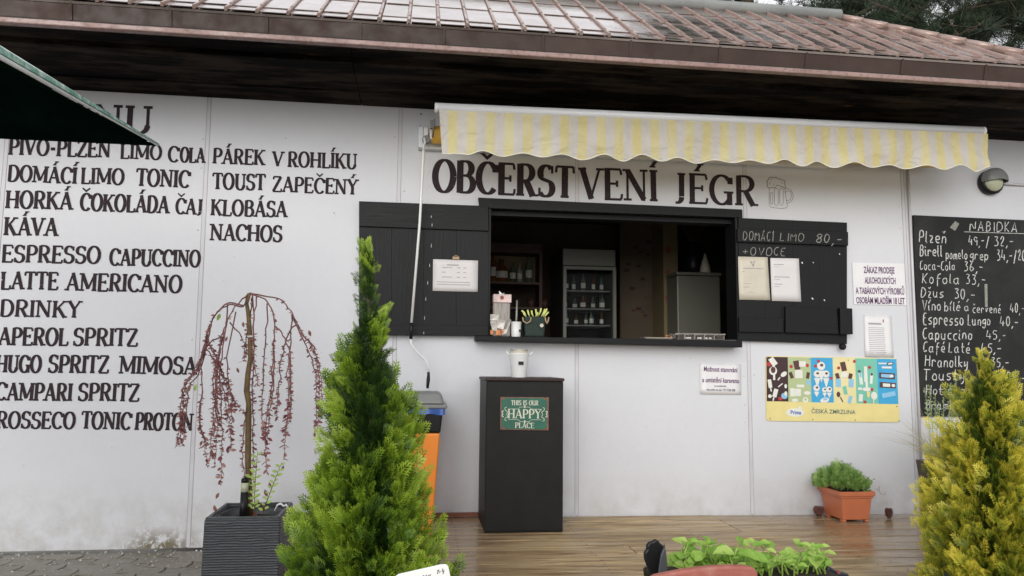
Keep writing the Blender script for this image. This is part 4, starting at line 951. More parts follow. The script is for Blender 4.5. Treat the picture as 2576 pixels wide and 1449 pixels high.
# chalkboard
CBp = [at(2298, 541, -.02), at(2314.8, 1048, -.02)]; xr = at(2665, 560, -.02).x
xl = (CBp[0].x+CBp[1].x)/2
CBD = thing('chalkboard', ((xl+xr)/2, -.02, CBp[1].z), 'black chalkboard menu headed NABIDKA at the right end of the wall', 'chalkboard')
ztop = at(2430, 547, -.02).z; zbot = CBp[1].z
mb = MB(); mb.hexa([(CBp[1].x, -.02, zbot), (xr, -.02, zbot-.003), (xr, -.0015, zbot-.003), (CBp[1].x, -.0015, zbot), (CBp[0].x, -.02, CBp[0].z), (xr, -.02, ztop-.004), (xr, -.0015, ztop-.004), (CBp[0].x, -.0015, CBp[0].z)]); mb.build('board', M_BOARD, CBD, bevel=.002)
def cz(x, y): return at(2236.2+.4761*x, 396.1+.4761*y, -.0212)
for words in ([('NABIDKA', 425, 680, 388, 50)], [('Plzeň', 160, 305, 450, 62), ('49,-/', 420, 530, 462, 50), ('32,-', 555, 660, 465, 50)], [('Birell', 163, 283, 520, 58), ('pomelo', 300, 415, 535, 50), ('grep', 428, 525, 538, 50), ('34,-/20', 570, 722, 542, 55)],
    [('Coca-Cola', 163, 352, 592, 46), ('36,-', 395, 500, 600, 50)], [('Kofola', 175, 375, 665, 52), ('33,-', 405, 512, 668, 48)], [('Džus', 168, 290, 738, 52), ('30,-', 345, 455, 745, 52)],
    [('Víno', 175, 275, 808, 54), ('bílé', 292, 378, 810, 48), ('a', 397, 425, 812, 44), ('červené', 442, 592, 818, 44), ('40,-', 640, 716, 820, 48)], [('Espresso', 180, 395, 882, 60), ('Lungo', 415, 537, 886, 54), ('40,-', 585, 685, 890, 48)],
    [('Capuccino', 178, 440, 958, 56), ('45,-', 512, 620, 960, 46)], [('Café', 180, 298, 1028, 52), ('Laté', 315, 430, 1030, 52), ('45,-', 485, 595, 1030, 48)], [('Hranolky', 190, 418, 1105, 58), ('35,-', 540, 635, 1105, 46)],
    [('Tousty', 185, 400, 1175, 58), ('55,-', 620, 722, 1185, 48)], [('Hot dog', 195, 400, 1252, 50)], [('Brambory', 195, 430, 1330, 50)]):
    for w, x0, x1, y, cap in words:
        mb = MB(); p0 = cz(x0, y); hand_word(mb, w, p0, cz(x1, y+(x1-x0)*.02), cz(x0, y-cap).z-p0.z, .095); mb.build('chalk_word', M_CHALK, CBD)
mb = MB(); a, b = cz(398, 392), cz(714, 402); mb.hexa([a+Vector((0,0,-.003)), b+Vector((0,0,-.003)), b+Vector((0,.0008,-.003)), a+Vector((0,.0008,-.003)), a+Vector((0,0,.001)), b+Vector((0,0,.001)), b+Vector((0,.0008,.001)), a+Vector((0,.0008,.001))]); mb.build('chalk_line', M_CHALK, CBD)
mb = MB(); mb.poly([cz(505, 670), cz(508, 790), cz(522, 790), cz(520, 668)]); mb.poly([cz(322, 370), cz(350, 388), cz(372, 350), cz(350, 336)]); mb.build('chalk_smear', M_CHALKD, CBD)
# pipe strip left of the board, hangs to the deck
mb = MB(); a = at(2284, 430, -.03); b = at(2311, 1248, -.03); 
mb.tube([(seams[-1]+.034, -.014, at(2284, 360).z), (seams[-1]+.034, -.014, at(2309, 1250).z)], .009, 8); o = mb.build('cable_duct', M_STRIP); tag(o, 'thin upright grey cable duct on the wall left of the chalkboard', 'duct')

# ------------------------------------------------------------------ wall lamp
c = at(2485, 461, 0); LP = thing('wall_lamp', (c.x, 0, c.z), 'round black bulkhead wall lamp with half hooded pale glass right of the awning', 'lamp')
mb = MB(); mb.lathe((c.x, 0, c.z), [(.086, 0), (.092, .01), (.092, .045), (.084, .055), (.074, .058)], 32, axis='-Y'); mb.build('housing', M_BLACKP, LP)
mb = MB(); mb.lathe((c.x, -.05, c.z), [(.075*math.cos(R(a)), .045*math.sin(R(a))) for a in range(0, 91, 10)], 28, axis='-Y', cap=False); mb.build('lamp_glass', M_LAMPG, LP)
mb = MB(); n0 = 0   # hood over the upper half
prof = [(.091, 0.0), (.091, .03), (.086, .052), (.075, .066), (.05, .078), (0.0, .082)]
for r_, h in prof:
    for j in range(13): a = R(-8+196*j/12); mb.v.append((c.x+r_*math.cos(a), -.045-h, c.z+.006+r_*math.sin(a)))
for i in range(len(prof)-1):
    for j in range(12): mb.face([i*13+j, i*13+j+1, (i+1)*13+j+1, (i+1)*13+j], 0, True)
mb.build('hood', M_GREY, LP)
mb = MB(); e = at(2720, 470, 0); mb.tube([(c.x+.09, -.02, c.z-.003), (e.x, -.02, c.z-.008)], .009, 8); mb.build('conduit', M_STRIP, LP)
mb = MB(); mb.tube([(c.x+.086, -.02, c.z-.003), (c.x+.10, -.02, c.z-.003)], .014, 8); mb.build('cable_gland', M_BLACKP, LP)

# ------------------------------------------------------------------ awning
bl, br = at(1098, 264.5, AWY-.045), at(2489.5, 325.5, AWY-.045)
AW = thing('awning', (bl.x, 0, bl.z-.1), 'retracted yellow and grey striped awning with scalloped valance above the hatch', 'awning')
mb = MB(); prof = []
for a in range(0, 360, 20): prof.append((math.cos(R(a))*.030, math.sin(R(a))*.030*(1 if math.sin(R(a)) > 0 else .8)))
def zb_(x): return bl.z+(br.z-bl.z)*(x-bl.x)/(br.x-bl.x)
n1 = mb.vadd([(bl.x, AWY+q[0], zb_(bl.x)+q[1]) for q in prof]); n2 = mb.vadd([(br.x-.02, AWY+q[0], zb_(br.x)+q[1]) for q in prof]); k = len(prof)
for i in range(k): mb.face([n1+i, n1+(i+1) % k, n2+(i+1) % k, n2+i], 0, True)
mb.box(bl.x, br.x-.02, AWY-.024, AWY+.024, br.z-.031+.0, br.z-.020) if False else None
mb.face([n1+i for i in reversed(range(k))]); mb.face([n2+i for i in range(k)]); mb.build('front_bar', M_ALU, AW)
for x, s in ((bl.x-.006, 1), (br.x-.019, 1)):
    mb = MB(); mb.lathe((x, AWY, zb_(x)), [(.022, -.004), (.031, 0), (.031, .012), (.024, .019)], 18, axis='X'); mb.build('end_cap', M_WHITE, AW)
# valance cloth
vx0, vx1 = AX0, at(2480, 380, AWY).x; NX, NZ = 230, 10
mb = MB(); hemz = []
tl, tr2 = at(1106, 277, AWY).z, at(2479, 338, AWY).z; bl2, br2 = at(1106, 384, AWY).z, at(2479, 427, AWY).z
def zt_(x): return zb_(x)-.024
per = (at(1104+99.5, 380, AWY).x-at(1104, 380, AWY).x); ph0 = at(1174, 388, AWY).x
for i in range(NX+1):
    x = vx0+(vx1-vx0)*i/NX; u = i/NX; base = bl2+(br2-bl2)*u
    sc_ = (.015+.005*math.sin(x*5.3+1))*math.cos(2*math.pi*(x-ph0)/per+.35*math.sin(x*3.1)) if x > ph0 else .016
    zb2 = base-sc_-.004
    zt = zt_(x)
    for j in range(NZ+1):
        v = j/NZ; z = zt+(zb2-zt)*v
        y = AWY-.026+(-.010*math.sin(x*9+v*1.5)-.007*math.sin(x*23+1.3)-.012*math.sin((x+z*1.4)*6))*v + (.030*pnoise(Vector((x*3+z*5, z*4-x, 0)))+.014*pnoise(Vector((x*11+z*14, z*5, 4))))*v**.7
        xx = x+(.022*v*(1-min(1, (x-vx0)/.10)) if x-vx0 < .10 else 0)
        mb.v.append((xx, y, z))
for i in range(NX):
    for j in range(NZ): a = i*(NZ+1)+j; mb.face([a, a+1, a+NZ+2, a+NZ+1], 0, True)
VAL = mb.build('valance', M_AWN, AW)
mb2 = MB(); mb2.tube([Vector(mb.v[i*(NZ+1)+NZ]) for i in range(0, NX+1)], .0035, 5); mb2.build('hem_tape', M_HEM, VAL)
# canopy cloth on top
wz = at(1090, 345, -.1).z
mb = MB(); ry, rz = -.10, wz+.07
for i in range(61):
    x = vx0+.02+(vx1-vx0-.04)*i/60
    for j in range(7):
        v = j/6; y = AWY*v+ry*(1-v); z = (zb_(x)+.031)*v+(rz)*(1-v)-.025*math.sin(math.pi*v); mb.v.append((x, y, z))
for i in range(60):
    for j in range(6): a = i*7+j; mb.face([a, a+7, a+8, a+1], 0, True)
mb.build('canopy_cloth', M_AWN, AW)
mb = MB(); mb.tube([(at(1086, 345, -.12).x, -.12, wz+.01), (vx1-.05, -.12, wz+.01)], .058, 18); mb.build('cloth_roll', M_ROLL, AW)
tb0, tb1 = at(1052, 366, -.03), at(2078, 408, -.03)
mb = MB(); mb.box(tb0.x, tb1.x, -.055, -.008, at(1060, 376, -.03).z, at(1060, 362, -.03).z); mb.build('mounting_bar', M_ALU, AW, bevel=.003)
mb = MB(); a = at(1053, 322, -.03); b = at(1064, 375, -.03); mb.box(a.x, b.x, -.07, -.006, b.z, a.z+.0); mb.build('wall_bracket', M_ALU, AW, bevel=.004)
mb = MB(); a = at(1066, 320, -.12); b = at(1077, 346, -.12); mb.box(a.x, b.x, -.13, -.06, b.z, a.z); mb.box(at(1081, 327, -.12).x, at(1092, 327, -.12).x, -.13, -.06, at(1081, 352, -.12).z, at(1081, 324, -.12).z); mb.build('gearbox', M_WHITE, AW, bevel=.006)
mb = MB(); c = at(1072, 352, -.12); mb.lathe((c.x, -.09, c.z), [(.02, 0), (.026, .02), (.026, .05)], 14, axis='-Y'); mb.build('gear_cover', M_GREY, AW)
for x0 in (bl.x+.05, 2.2):       # folded arms
    mb = MB(); sgn = 1 if x0 < 1 else -1
    mb.tube([(x0+.05*sgn, -.09, wz-.035), (x0+1.15*sgn, -.28, wz-.02), (x0+.15*sgn, AWY+.03, zb_(x0)-.01)], .017, 8); mb.build('folding_arm', M_WHITE, AW)
mb = MB(); a = at(1087, 303, -.2); mb.box(a.x-.012, a.x+.014, -.2, -.17, a.z-.05, a.z+.004); mb.tube([at(1093, 300, -.3), at(1089, 345, -.2)], .006, 6); mb.build('limit_lever', M_GREY, AW)
# crank rod
c0 = at(1066, 376, -.15); CR = thing('awning_crank', c0, 'white awning crank rod with black grips hanging in front of the left shutter', 'crank rod')
mb = MB(); mb.tube([at(1067, 346, -.15), at(1069, 360, -.15), at(1065, 366, -.15), at(1066, 378, -.15)], .008, 8); mb.build('hook', M_WHITE, CR)
mb = MB(); mb.tube([at(1066, 376, -.15), at(1065, 384, -.15), at(1064.5, 400, -.15), at(1056, 560, -.15), at(1035, 815, -.15)], [.007, .011, .0085, .0085, .0085], 10); mb.build('rod', M_WHITE, CR)
mb = MB(); mb.tube([at(1035.5, 812, -.15), at(1034.5, 830, -.15), at(1033.5, 853, -.15)], [.011, .012, .010], 10); mb.build('grip', M_BLACKP, CR)
mb = MB(); mb.tube([at(1033.5, 852, -.15), at(1034, 864, -.15), at(1041, 876, -.15), at(1068, 903, -.15), at(1076, 915, -.15), at(1077.5, 938, -.15)], .0075, 10); mb.build('bent_rod', M_WHITE, CR)
mb = MB(); mb.tube([at(1077.5, 936, -.15), at(1078, 941, -.15), at(1077.5, 955, -.15), at(1076, 968, -.15), at(1075.5, 977, -.15)], [.009, .0085, .012, .010, .0085], 12); mb.build('handle', M_BLACKP, CR)

mb = MB()
for px, py, l in ((1084, 400, .012), (1081, 432, .010), (1079, 470, .012), (1085, 545, .010), (1087, 566, .012), (1085, 618, .016), (1081, 668, .013), (1076, 712, .014), (1071, 752, .014), (1068, 800, .014), (1066, 838, .010)):
    c = at(px, py, -.20); mb.tube([c+Vector((0, 0, l)), c+Vector((0, 0, l*.3)), c-Vector((0, 0, l*.5)), c-Vector((0, 0, l*.8))], [.0005, .0018, .0024, .0008], 6)
mb.build('dripping_water', simple('water_drop', (.55, .57, .58), .05), kind='stuff')
# ------------------------------------------------------------------ black cabinet with tin sign and cup
bl_ = on_z(1218.5, 1343, deck_z(.5)); br_ = on_z(1415.5, 1337.5, deck_z(.95))
CY = (bl_.y+br_.y)/2; bx0 = at(1218.5, 1342, CY).x; bx1 = at(1416, 1337, CY).x
ctz = at(1300, 951, CY).z; print('cab', bx0, bx1, CY, ctz)
CB_ = thing('cabinet', ((bx0+bx1)/2, CY/2, deck_z(.7)), 'tall narrow black cabinet standing against the wall below the hatch', 'cabinet')
dz0 = deck_z(.7)+.002; ybk = -.03; xs_t = .0
mb = MB(); mb.box(bx0, bx1, CY, ybk, dz0, ctz-.018); mb.build('body', M_CAB, CB_, bevel=.004)
mb = MB(); mb.box(bx0-.008, bx1+.006, CY-.012, ybk, ctz-.0175, ctz+.001); mb.build('top_board', M_CABT, CB_, bevel=.006)
mb = MB(); mb.box(bx0+.004, bx1-.002, CY-.004, CY-.0005, dz0+.01, ctz-.03); mb.build('door', M_CAB, CB_, bevel=.002)
sp = [at(x, y, CY-.012) for x, y in ((1258.5, 998.5), (1381, 999.5), (1380, 1083), (1258.5, 1081.5))]
TS = thing('tin_sign', (sp[3]+sp[2])/2, 'small green tin sign reading THIS IS OUR HAPPY PLACE on the cabinet front', 'sign')
def su(u, v, l=0): return (sp[0]*(1-u)+sp[1]*u)*(1-v)+(sp[3]*(1-u)+sp[2]*u)*v+Vector((0, -l, 0))
mb = MB(); mb.prism([su(0, 0), su(1, 0), su(1, 1), su(0, 1)], (0, .006, 0)); mb.build('plate_edge', M_RUST, TS, bevel=.002)
mb = MB(); mb.prism([su(.025, .03, .002), su(.025, .97, .002), su(.96, .97, .002), su(.96, .03, .002)][::-1], (0, .0015, 0)); mb.build('plate', M_GREEN, TS)
for w, u0, u1, v, cp in (('THIS IS OUR', .22, .78, .245, .028), ('HAPPY', .145, .845, .64, .052), ('PLACE', .30, .70, .935, .032)):
    mb = MB(); serif_word(mb, w, su(u0, v, .003), su(u1, v, .003), cp, thick=.17, thin=.07, jit=0); mb.build('printed_words', M_CREAM, TS)
mb = MB()
def orn(pts, w=.0035):
    q = [su(a, b, .003) for a, b in pts]; O_ = q[0]; ribbon(mb, [((p_-O_).x, (p_-O_).z) for p_ in q], [w]*len(q), O_, Vector((1,0,0)), Vector((0,0,1)), Vector((0,-1,0)), random.random()*.0003)
for s in (1, -1):
    f = lambda u: .5+s*(u-.5)
    orn([(f(.13), .31), (f(.09), .33), (f(.10), .40), (f(.15), .45), (f(.13), .52), (f(.15), .60), (f(.10), .64), (f(.09), .70), (f(.13), .72)]); orn([(f(.07), .42), (f(.03), .44), (f(.05), .51), (f(.03), .58), (f(.07), .60)], .006)
    orn([(f(.16), .36), (f(.36), .36), (f(.41), .30), (f(.5), .30)], .0022); orn([(f(.16), .68), (f(.36), .68), (f(.41), .74), (f(.5), .74)], .0022)
orn([(.5, .25), (.5, .33)], .008); orn([(.5, .70), (.5, .78)], .008); mb.build('scroll_ornament', M_CREAM, TS)
mb = MB()
for u, v in ((.05, .06), (.92, .05), (.07, .94), (.93, .95)): mb.poly([su(u-.03, v-.02, .0028), su(u-.02, v+.03, .0028), su(u+.04, v+.02, .0028), su(u+.02, v-.03, .0028)])
mb.build('rust_chip', M_RUST, TS)
cc = at(1305.5, 940, (CY+ybk)/2-.03); cy_ = (CY+ybk)/2-.03; rb = .033; rt_ = .043
zc = ctz+.0015; sc1 = (at(1331, 900, cy_).x-at(1281, 900, cy_).x)/2; ht = at(1305, 889, cy_).z-zc
CP = thing('metal_bucket', (cc.x, cy_, zc), 'small white metal bucket lined with napkins standing on top of the cabinet', 'bucket')
mb = MB(); mb.lathe((cc.x, cy_, zc), [(sc1*.74, 0), (sc1*.76, .004), (sc1, ht*.97), (sc1*1.03, ht), (sc1*.97, ht), (sc1*.72, .01)], 26, cap=False); mb.lathe((cc.x, cy_, zc), [(0, .003), (sc1*.74, .003)], 26, cap=False); mb.build('pail', M_WHITE, CP)
mb = MB(); n = 24
for j in range(n): a = 2*math.pi*j/n; mb.v.append((cc.x+sc1*.95*math.cos(a), cy_+sc1*.95*math.sin(a), zc+ht-.004))
for j in range(n): a = 2*math.pi*j/n; mb.v.append((cc.x+sc1*.90*math.cos(a), cy_+sc1*.9*math.sin(a), zc+ht+.018+.008*math.sin(3*a+.4)))
for j in range(n): a = 2*math.pi*j/n; mb.v.append((cc.x+sc1*.5*math.cos(a), cy_+sc1*.5*math.sin(a), zc+ht+.012))
for i in range(2):
    for j in range(n): mb.face([i*n+j, i*n+(j+1) % n, (i+1)*n+(j+1) % n, (i+1)*n+j], 0, True)
mb.face([2*n+j for j in range(n)]); mb.build('napkin', M_PAPERC, CP)
for s in (-1, 1):
    mb = MB(); mb.tube([(cc.x+s*sc1*.85, cy_-.01, zc+ht*.86), (cc.x+s*sc1*1.35, cy_-.012, zc+ht*1.08)], .004, 6); mb.build('handle', M_WHITE, CP)
mb = MB(); mb.box(cc.x-.012, cc.x+.020, cy_-sc1*.93-.002, cy_-sc1*.93, zc+ht*.52, zc+ht*.66); mb.build('label_plate', M_BLACKP, CP)

# ------------------------------------------------------------------ litter bin
BY0, BY1 = -.42, -.10; yb0 = BY0
bR = at(1107, 1090, BY0).x; bRb = at(1088, 1318, BY0).x; bw = .32; dz = deck_z(0)
LB_ = thing('litter_bin', (bR-bw/2, -.26, dz), 'tall orange and black litter bin with grey lid and blue bag behind the green conifer', 'bin')
def frustum(mb, x0, x1, y0, y1, z0, x2, x3, y2, y3, z1): mb.hexa([(x0,y0,z0),(x1,y0,z0),(x1,y1,z0),(x0,y1,z0),(x2,y2,z1),(x3,y2,z1),(x3,y3,z1),(x2,y3,z1)])
zo = at(1107, 1090, BY0).z; zk = at(1107, 1030, BY0).z; zr1 = at(1125, 1017.5, BY0).z; zr0 = at(1125, 1028, BY0).z; zl = at(1114, 987.5, BY0).z
mb = MB(); frustum(mb, bRb-bw+.075, bRb, BY0+.02, BY1-.02, dz+.002, bR-bw, bR, BY0, BY1, zo); mb.build('body', M_ORANGE, LB_, bevel=.012, seg=3)
bK = at(1114.6, 1040, BY0).x; mb = MB(); frustum(mb, bR-bw+.002, bR+.002, BY0-.002, BY1, zo+.001, bK-bw-.03, bK, BY0-.006, BY1, zk-.001); mb.build('inner_container', M_BLACKP, LB_, bevel=.012, seg=3)
bL = at(1125, 1022, BY0-.01).x; mb = MB(); mb.box(bL-bw-.08, bL, BY0-.018, BY1+.01, zr0, zr1); mb.build('lid_rim', M_GREY, LB_, bevel=.008, seg=3)
bT = at(1110, 990, BY0).x; bT2 = at(1118, 1017, BY0).x; mb = MB(); frustum(mb, bT2-bw-.06, bT2, BY0-.008, BY1, zr1+.0005, bT-bw-.03, bT, BY0+.03, BY1-.03, zl); mb.build('lid', M_GREY, LB_, bevel=.018, seg=3)
mb = MB(); zz = zr0-.001
for i in range(21):
    u = i/20; x = bL-.012-bw*(1-u)*1.05; h = .018+.018*u+.003*math.sin(u*23); mb.v.append((x, BY0-.011+.002*math.sin(u*40), zz)); mb.v.append((x, BY0-.014+.004*math.sin(u*17), zz-h))
for i in range(20): mb.face([2*i, 2*i+1, 2*i+3, 2*i+2], 0, True)
xx = mb.v[40][0]
mb.vadd([(xx, BY1, zz), (xx, BY1, zz-.036)]); mb.face([40, 41, 43, 42], 0); mb.build('bin_bag', M_BLUE, LB_)

# ------------------------------------------------------------------ things on the sill
yS = -.03
def sx_(px, Y=yS): return at(px, 800, Y).x
def sz_(py, Y=yS, px=1300): return at(px, py, Y).z
def q4(x, y): return (1900+x/6.9)*.6389, (1130+y/6.9)*.6389
def PQ(x, y, Y=yS): return at(*q4(x, y), Y)
# plastic sweets tub with pink box
a, b = PQ(270, 1330), PQ(780, 440)
CT = thing('sweets_tub', ((a.x+b.x)/2, yS, ZSILL), 'clouded plastic tub of wrapped snacks under a pink box on the hatch sill', 'tub')
mb = MB(); mb.box(a.x, b.x-.01, -.06, .05, ZSILL+.001, b.z); mb.build('tub', M_CLEARP, CT, bevel=.008)
mb = MB()
for x, y, w, h, r_ in ((320, 830, 110, 80, 0), (480, 1010, 110, 120, -15), (330, 1060, 50, 130, 5), (680, 1080, 30, 200, -20), (560, 1220, 60, 60, 20), (270, 1050, 40, 120, 15)):
    c = PQ(x, y, -.065); s = 1/6.9*.6389/372; ca, sa = math.cos(R(r_)), math.sin(R(r_))
    mb.prism([(c.x+(u*w*ca-v*h*sa)*s, -.078+.006*u*v, c.z+(u*w*sa+v*h*ca)*s) for u, v in ((-1,-1),(1,-1),(1,1),(-1,1))], (0, .010, 0))
mb.build('wrapped_snack', M_FOIL, CT)
mb = MB()
for x, y, w, h, r_ in ((245, 1230, 40, 60, 0), (430, 1240, 70, 70, 10), (520, 1200, 40, 40, -10)):
    c = PQ(x, y, -.068); s = 1/6.9*.6389/372; mb.prism([(c.x+u*w*s, -.082, c.z+v*h*s) for u, v in ((-1,-1),(1,-1),(1,1),(-1,1))], (0, .006, 0))
mb.build('wrapped_snack', M_SNACK, CT)
a, b = PQ(285, 430), PQ(770, 215); zt0 = PQ(780, 440).z+.001
PB = thing('sweets_box', ((a.x+b.x)/2, yS, zt0), 'pink and cream cardboard sweets box on top of the plastic tub', 'box')
mb = MB(); mb.box(a.x, b.x, -.06, .04, zt0, b.z); mb.build('carton', M_PINKBOX, PB, bevel=.002)
mb = MB(); mb.prism([PQ(455, 218, -.058), PQ(450, 105, -.058), PQ(575, 215, -.058)][::-1], (0, .004, 0)); mb.prism([PQ(540, 215, -.05), PQ(585, 150, -.05), PQ(580, 215, -.05)][::-1], (0, .003, 0)); mb.build('torn_flap', M_PAPERW, PB)
c = PQ(530, 290, -.061); mb = MB(); mb.lathe((c.x, -.0605, c.z), [(.013, 0), (.013, .001)], 14, axis='-Y'); mb.build('printed_spot', M_STICK, PB)
# white pail
a, b = PQ(785, 1350, -.06), PQ(1065, 945, -.06); cx_, r_ = (a.x+b.x)/2, (b.x-a.x)/2
WPL = thing('white_pail', (cx_, -.02, ZSILL), 'white tin pail with dark label beside the sweets tub on the sill', 'pail')
mb = MB(); mb.lathe((cx_, -.02, ZSILL+.001), [(r_*.92, 0), (r_*.98, .01), (r_*1.1, b.z-ZSILL), (r_*1.04, b.z-ZSILL), (r_*.9, .015)], 22, cap=False); mb.build('pail', M_WHITE, WPL)
mb = MB(); mb.box(cx_+r_*.5, cx_+r_*1.0, -.02-r_*.98, -.02-r_*.5, ZSILL+.035, ZSILL+.05); mb.build('label_plate', M_BLACKP, WPL)
mb = MB(); mb.tube([(cx_, 0, ZSILL+.03), PQ(925, 780, 0), PQ(935, 360, 0)], [.004, .008, .004], 8); mb.build('whisk_handle', M_RIDGE, WPL)
# dark green bag-pot with cutlery
a, b = PQ(1130, 1345, -.06), PQ(1730, 815, -.06)
GP = thing('cutlery_pot', ((a.x+b.x)/2, -.01, ZSILL), 'dark green cutlery pot with jute handles and lime green wooden spoons on the sill', 'pot')
mb = MB(); frustum(mb, a.x+.008, b.x-.014, -.06, .05, ZSILL+.001, a.x, b.x, -.07, .06, b.z); mb.build('pot', simple('dark_green_fabric', (.013, .028, .022), .7, .3, 30), GP, bevel=.01)
mb = MB()
for pts in ([(1060,640),(1130,690),(1190,810)], [(1225,625),(1245,720),(1280,810)], [(1330,640),(1345,740),(1385,810)], [(1445,600),(1455,700),(1470,800)], [(1590,575),(1570,680),(1500,805)], [(1695,600),(1660,700),(1600,805)], [(1750,590),(1700,700),(1650,810)], [(1790,680),(1740,740),(1690,810)], [(1500,690),(1480,760),(1430,810)], [(1110,690),(1140,760),(1180,810)]):
    q = [PQ(x, y, -.06+.012*random.random()) for x, y in pts]; mb.tube(q, [.0065, .006, .003], 6)
mb.build('spoon', M_STRAW, GP, kind='stuff')
for s, x0, x1, yy in ((0, 1090, 1320, 990), (1, 1700, 1800, 1000)):
    mb = MB(); mb.tube([PQ(x0, 820, -.078), PQ(x0+20, 930, -.082), PQ((x0+x1)/2, yy, -.084), PQ(x1-20, 930, -.082), PQ(x1, 820, -.078)], .0045, 8); mb.build('handle', M_JUTE, GP)
c = PQ(1607, 1045, -.072); mb = MB(); mb.lathe((c.x, -.0715, c.z), [(.0125, 0), (.0125, .003)], 14, axis='-Y'); mb.build('round_tag', M_PAPERC, GP)
# right end of the sill: folded napkin/plate and clear divided tray
def q5(x, y): return (2500+x/5.7244)*.6389, (1250+y/5.7244)*.6389
def PR(x, y, Y=-.08): return at(*q5(x, y), Y)
a, b = PR(170, 520), PR(790, 450); zs = ZSILL-.003
NP = thing('plastic_tongs', ((a.x+b.x)/2, -.06, zs), 'pale plastic serving tray with crumbs lying left of the sectioned tray', 'tray')
mb = MB(); frustum(mb, a.x+.02, b.x+.01, -.10, -.02, zs+.001, a.x, b.x+.015, -.115, -.01, zs+.013); mb.build('tray', M_PAPERC, NP, bevel=.004)
mb = MB()
for i in range(7): c = PR(random.uniform(690, 860), random.uniform(400, 500)); mb.lathe((c.x, -.09, max(c.z, zs+.008)), [(.003, -.004), (.006, 0), (.003, .004)], 7)
mb.build('peanut', M_SNACK, NP)
a, b = PR(870, 520), PR(1970, 375); zt_r = b.z
TR = thing('sectioned_tray', ((a.x+b.x)/2, -.06, zs), 'clear grey sectioned plastic tray at the right end of the sill', 'tray')
mb = MB(); xx0, xx1 = a.x, b.x; 
frustum(mb, xx0+.01, xx1-.012, -.11, 0, zs+.001, xx0+.008, xx1-.01, -.112, .0, zs+.004)
for i in range(6):
    u = xx0+(xx1-xx0)*i/5; mb.box(u-.004 if i else u, u+.002 if i < 5 else u, -.112, .0, zs+.004, zt_r-.002)
mb.box(xx0, xx1+.006, -.118, -.112, zt_r-.006, zt_r); mb.box(xx0, xx1+.006, 0, .006, zt_r-.006, zt_r); mb.build('tray', M_CLEARP, TR)
mb = MB()
for i, n_ in enumerate((0, 5, 5, 4, 0)):
    for k in range(n_): x = xx0+(xx1-xx0)*(i+.2+.6*random.random())/5; mb.lathe((x, -.09, zs+.012), [(.004, -.006), (.008, 0), (.004, .006)], 7)
mb.build('wrapped_sweet', M_PAPER, TR, kind='stuff')

# ------------------------------------------------------------------ inside the kiosk
fy = 1.55
a, b = at(1415.8, 848, fy), at(1548.4, 673, fy); zh = at(1480, 627, fy).z
FG = thing('display_fridge', ((a.x+b.x)/2, fy+.3, 0), 'tall glass fronted drinks fridge standing inside the dark kiosk', 'fridge')
x0, x1 = a.x, b.x; z1 = b.z; z0 = .1
mb = MB(); mb.box(x0, x1, fy+.55, fy+.6, z0-.1, zh); mb.box(x0, x0+.03, fy+.03, fy+.55, z0-.1, zh); mb.box(x1-.03, x1, fy+.03, fy+.55, z0-.1, zh); mb.box(x0+.03, x1-.03, fy+.03, fy+.55, z0-.1, z0); mb.build('cabinet', M_INTD, FG)
mb = MB(); mb.box(x0, x1, fy, fy+.03, z1+.01, zh); mb.build('header_panel', M_FRIDGE, FG, bevel=.004)
mb = MB(); w = .028; mb.box(x0, x0+w, fy-.02, fy+.02, z0, z1); mb.box(x1-w, x1, fy-.02, fy+.02, z0, z1); mb.box(x0+w, x1-w, fy-.02, fy+.02, z1-w, z1); mb.box(x0+w, x1-w, fy-.02, fy+.02, z0, z0+w); DR = mb.build('door', M_FRIDGE, FG)
mb = MB(); mb.box(x0+w, x1-w, fy-.002, fy+.002, z0+w, z1-w); mb.build('glass', M_GLASS, DR)
shz = [at(1480, y, fy+.2).z for y in (735, 779, 820)]+[.45]
for z in shz:
    mb = MB(); mb.box(x0+.035, x1-.035, fy+.06, fy+.5, z-.008, z); mb.build('shelf', M_GREY, FG)
def bottle(x, y, z, h, r, mat, lab, cat='bottle', grp=None, capm=M_LABEL):
    B = thing('bottle', (x, y, z), lab, cat, grp)
    mb = MB(); mb.lathe((x, y, z), [(r, 0), (r, h*.62), (r*.4, h*.78), (r*.38, h)], 12); mb.build('glass_body', mat, B)
    mb = MB(); mb.lathe((x, y, z), [(r*1.02, h*.2), (r*1.02, h*.48)], 12, cap=False); mb.build('label', capm, B); return B
gi = ['upper', 'middle', 'lower']; ORD = ['leftmost', 'second from left', 'middle', 'second from right', 'rightmost']
for si, z in enumerate(shz[:3]):
    for k in range(5):
        bottle(x0+.075+k*(x1-x0-.15)/4+random.uniform(-.012, .012), fy+.14+random.uniform(0, .1), z, (.13 if si else .16)*random.uniform(.75, 1.1), random.uniform(.014, .024), M_BGLASS if (k+si) % 3 else M_BGLASS2, f'{ORD[k]} small bottle on the {gi[si]} shelf inside the drinks fridge', grp=f'bottles on the {gi[si]} fridge shelf')
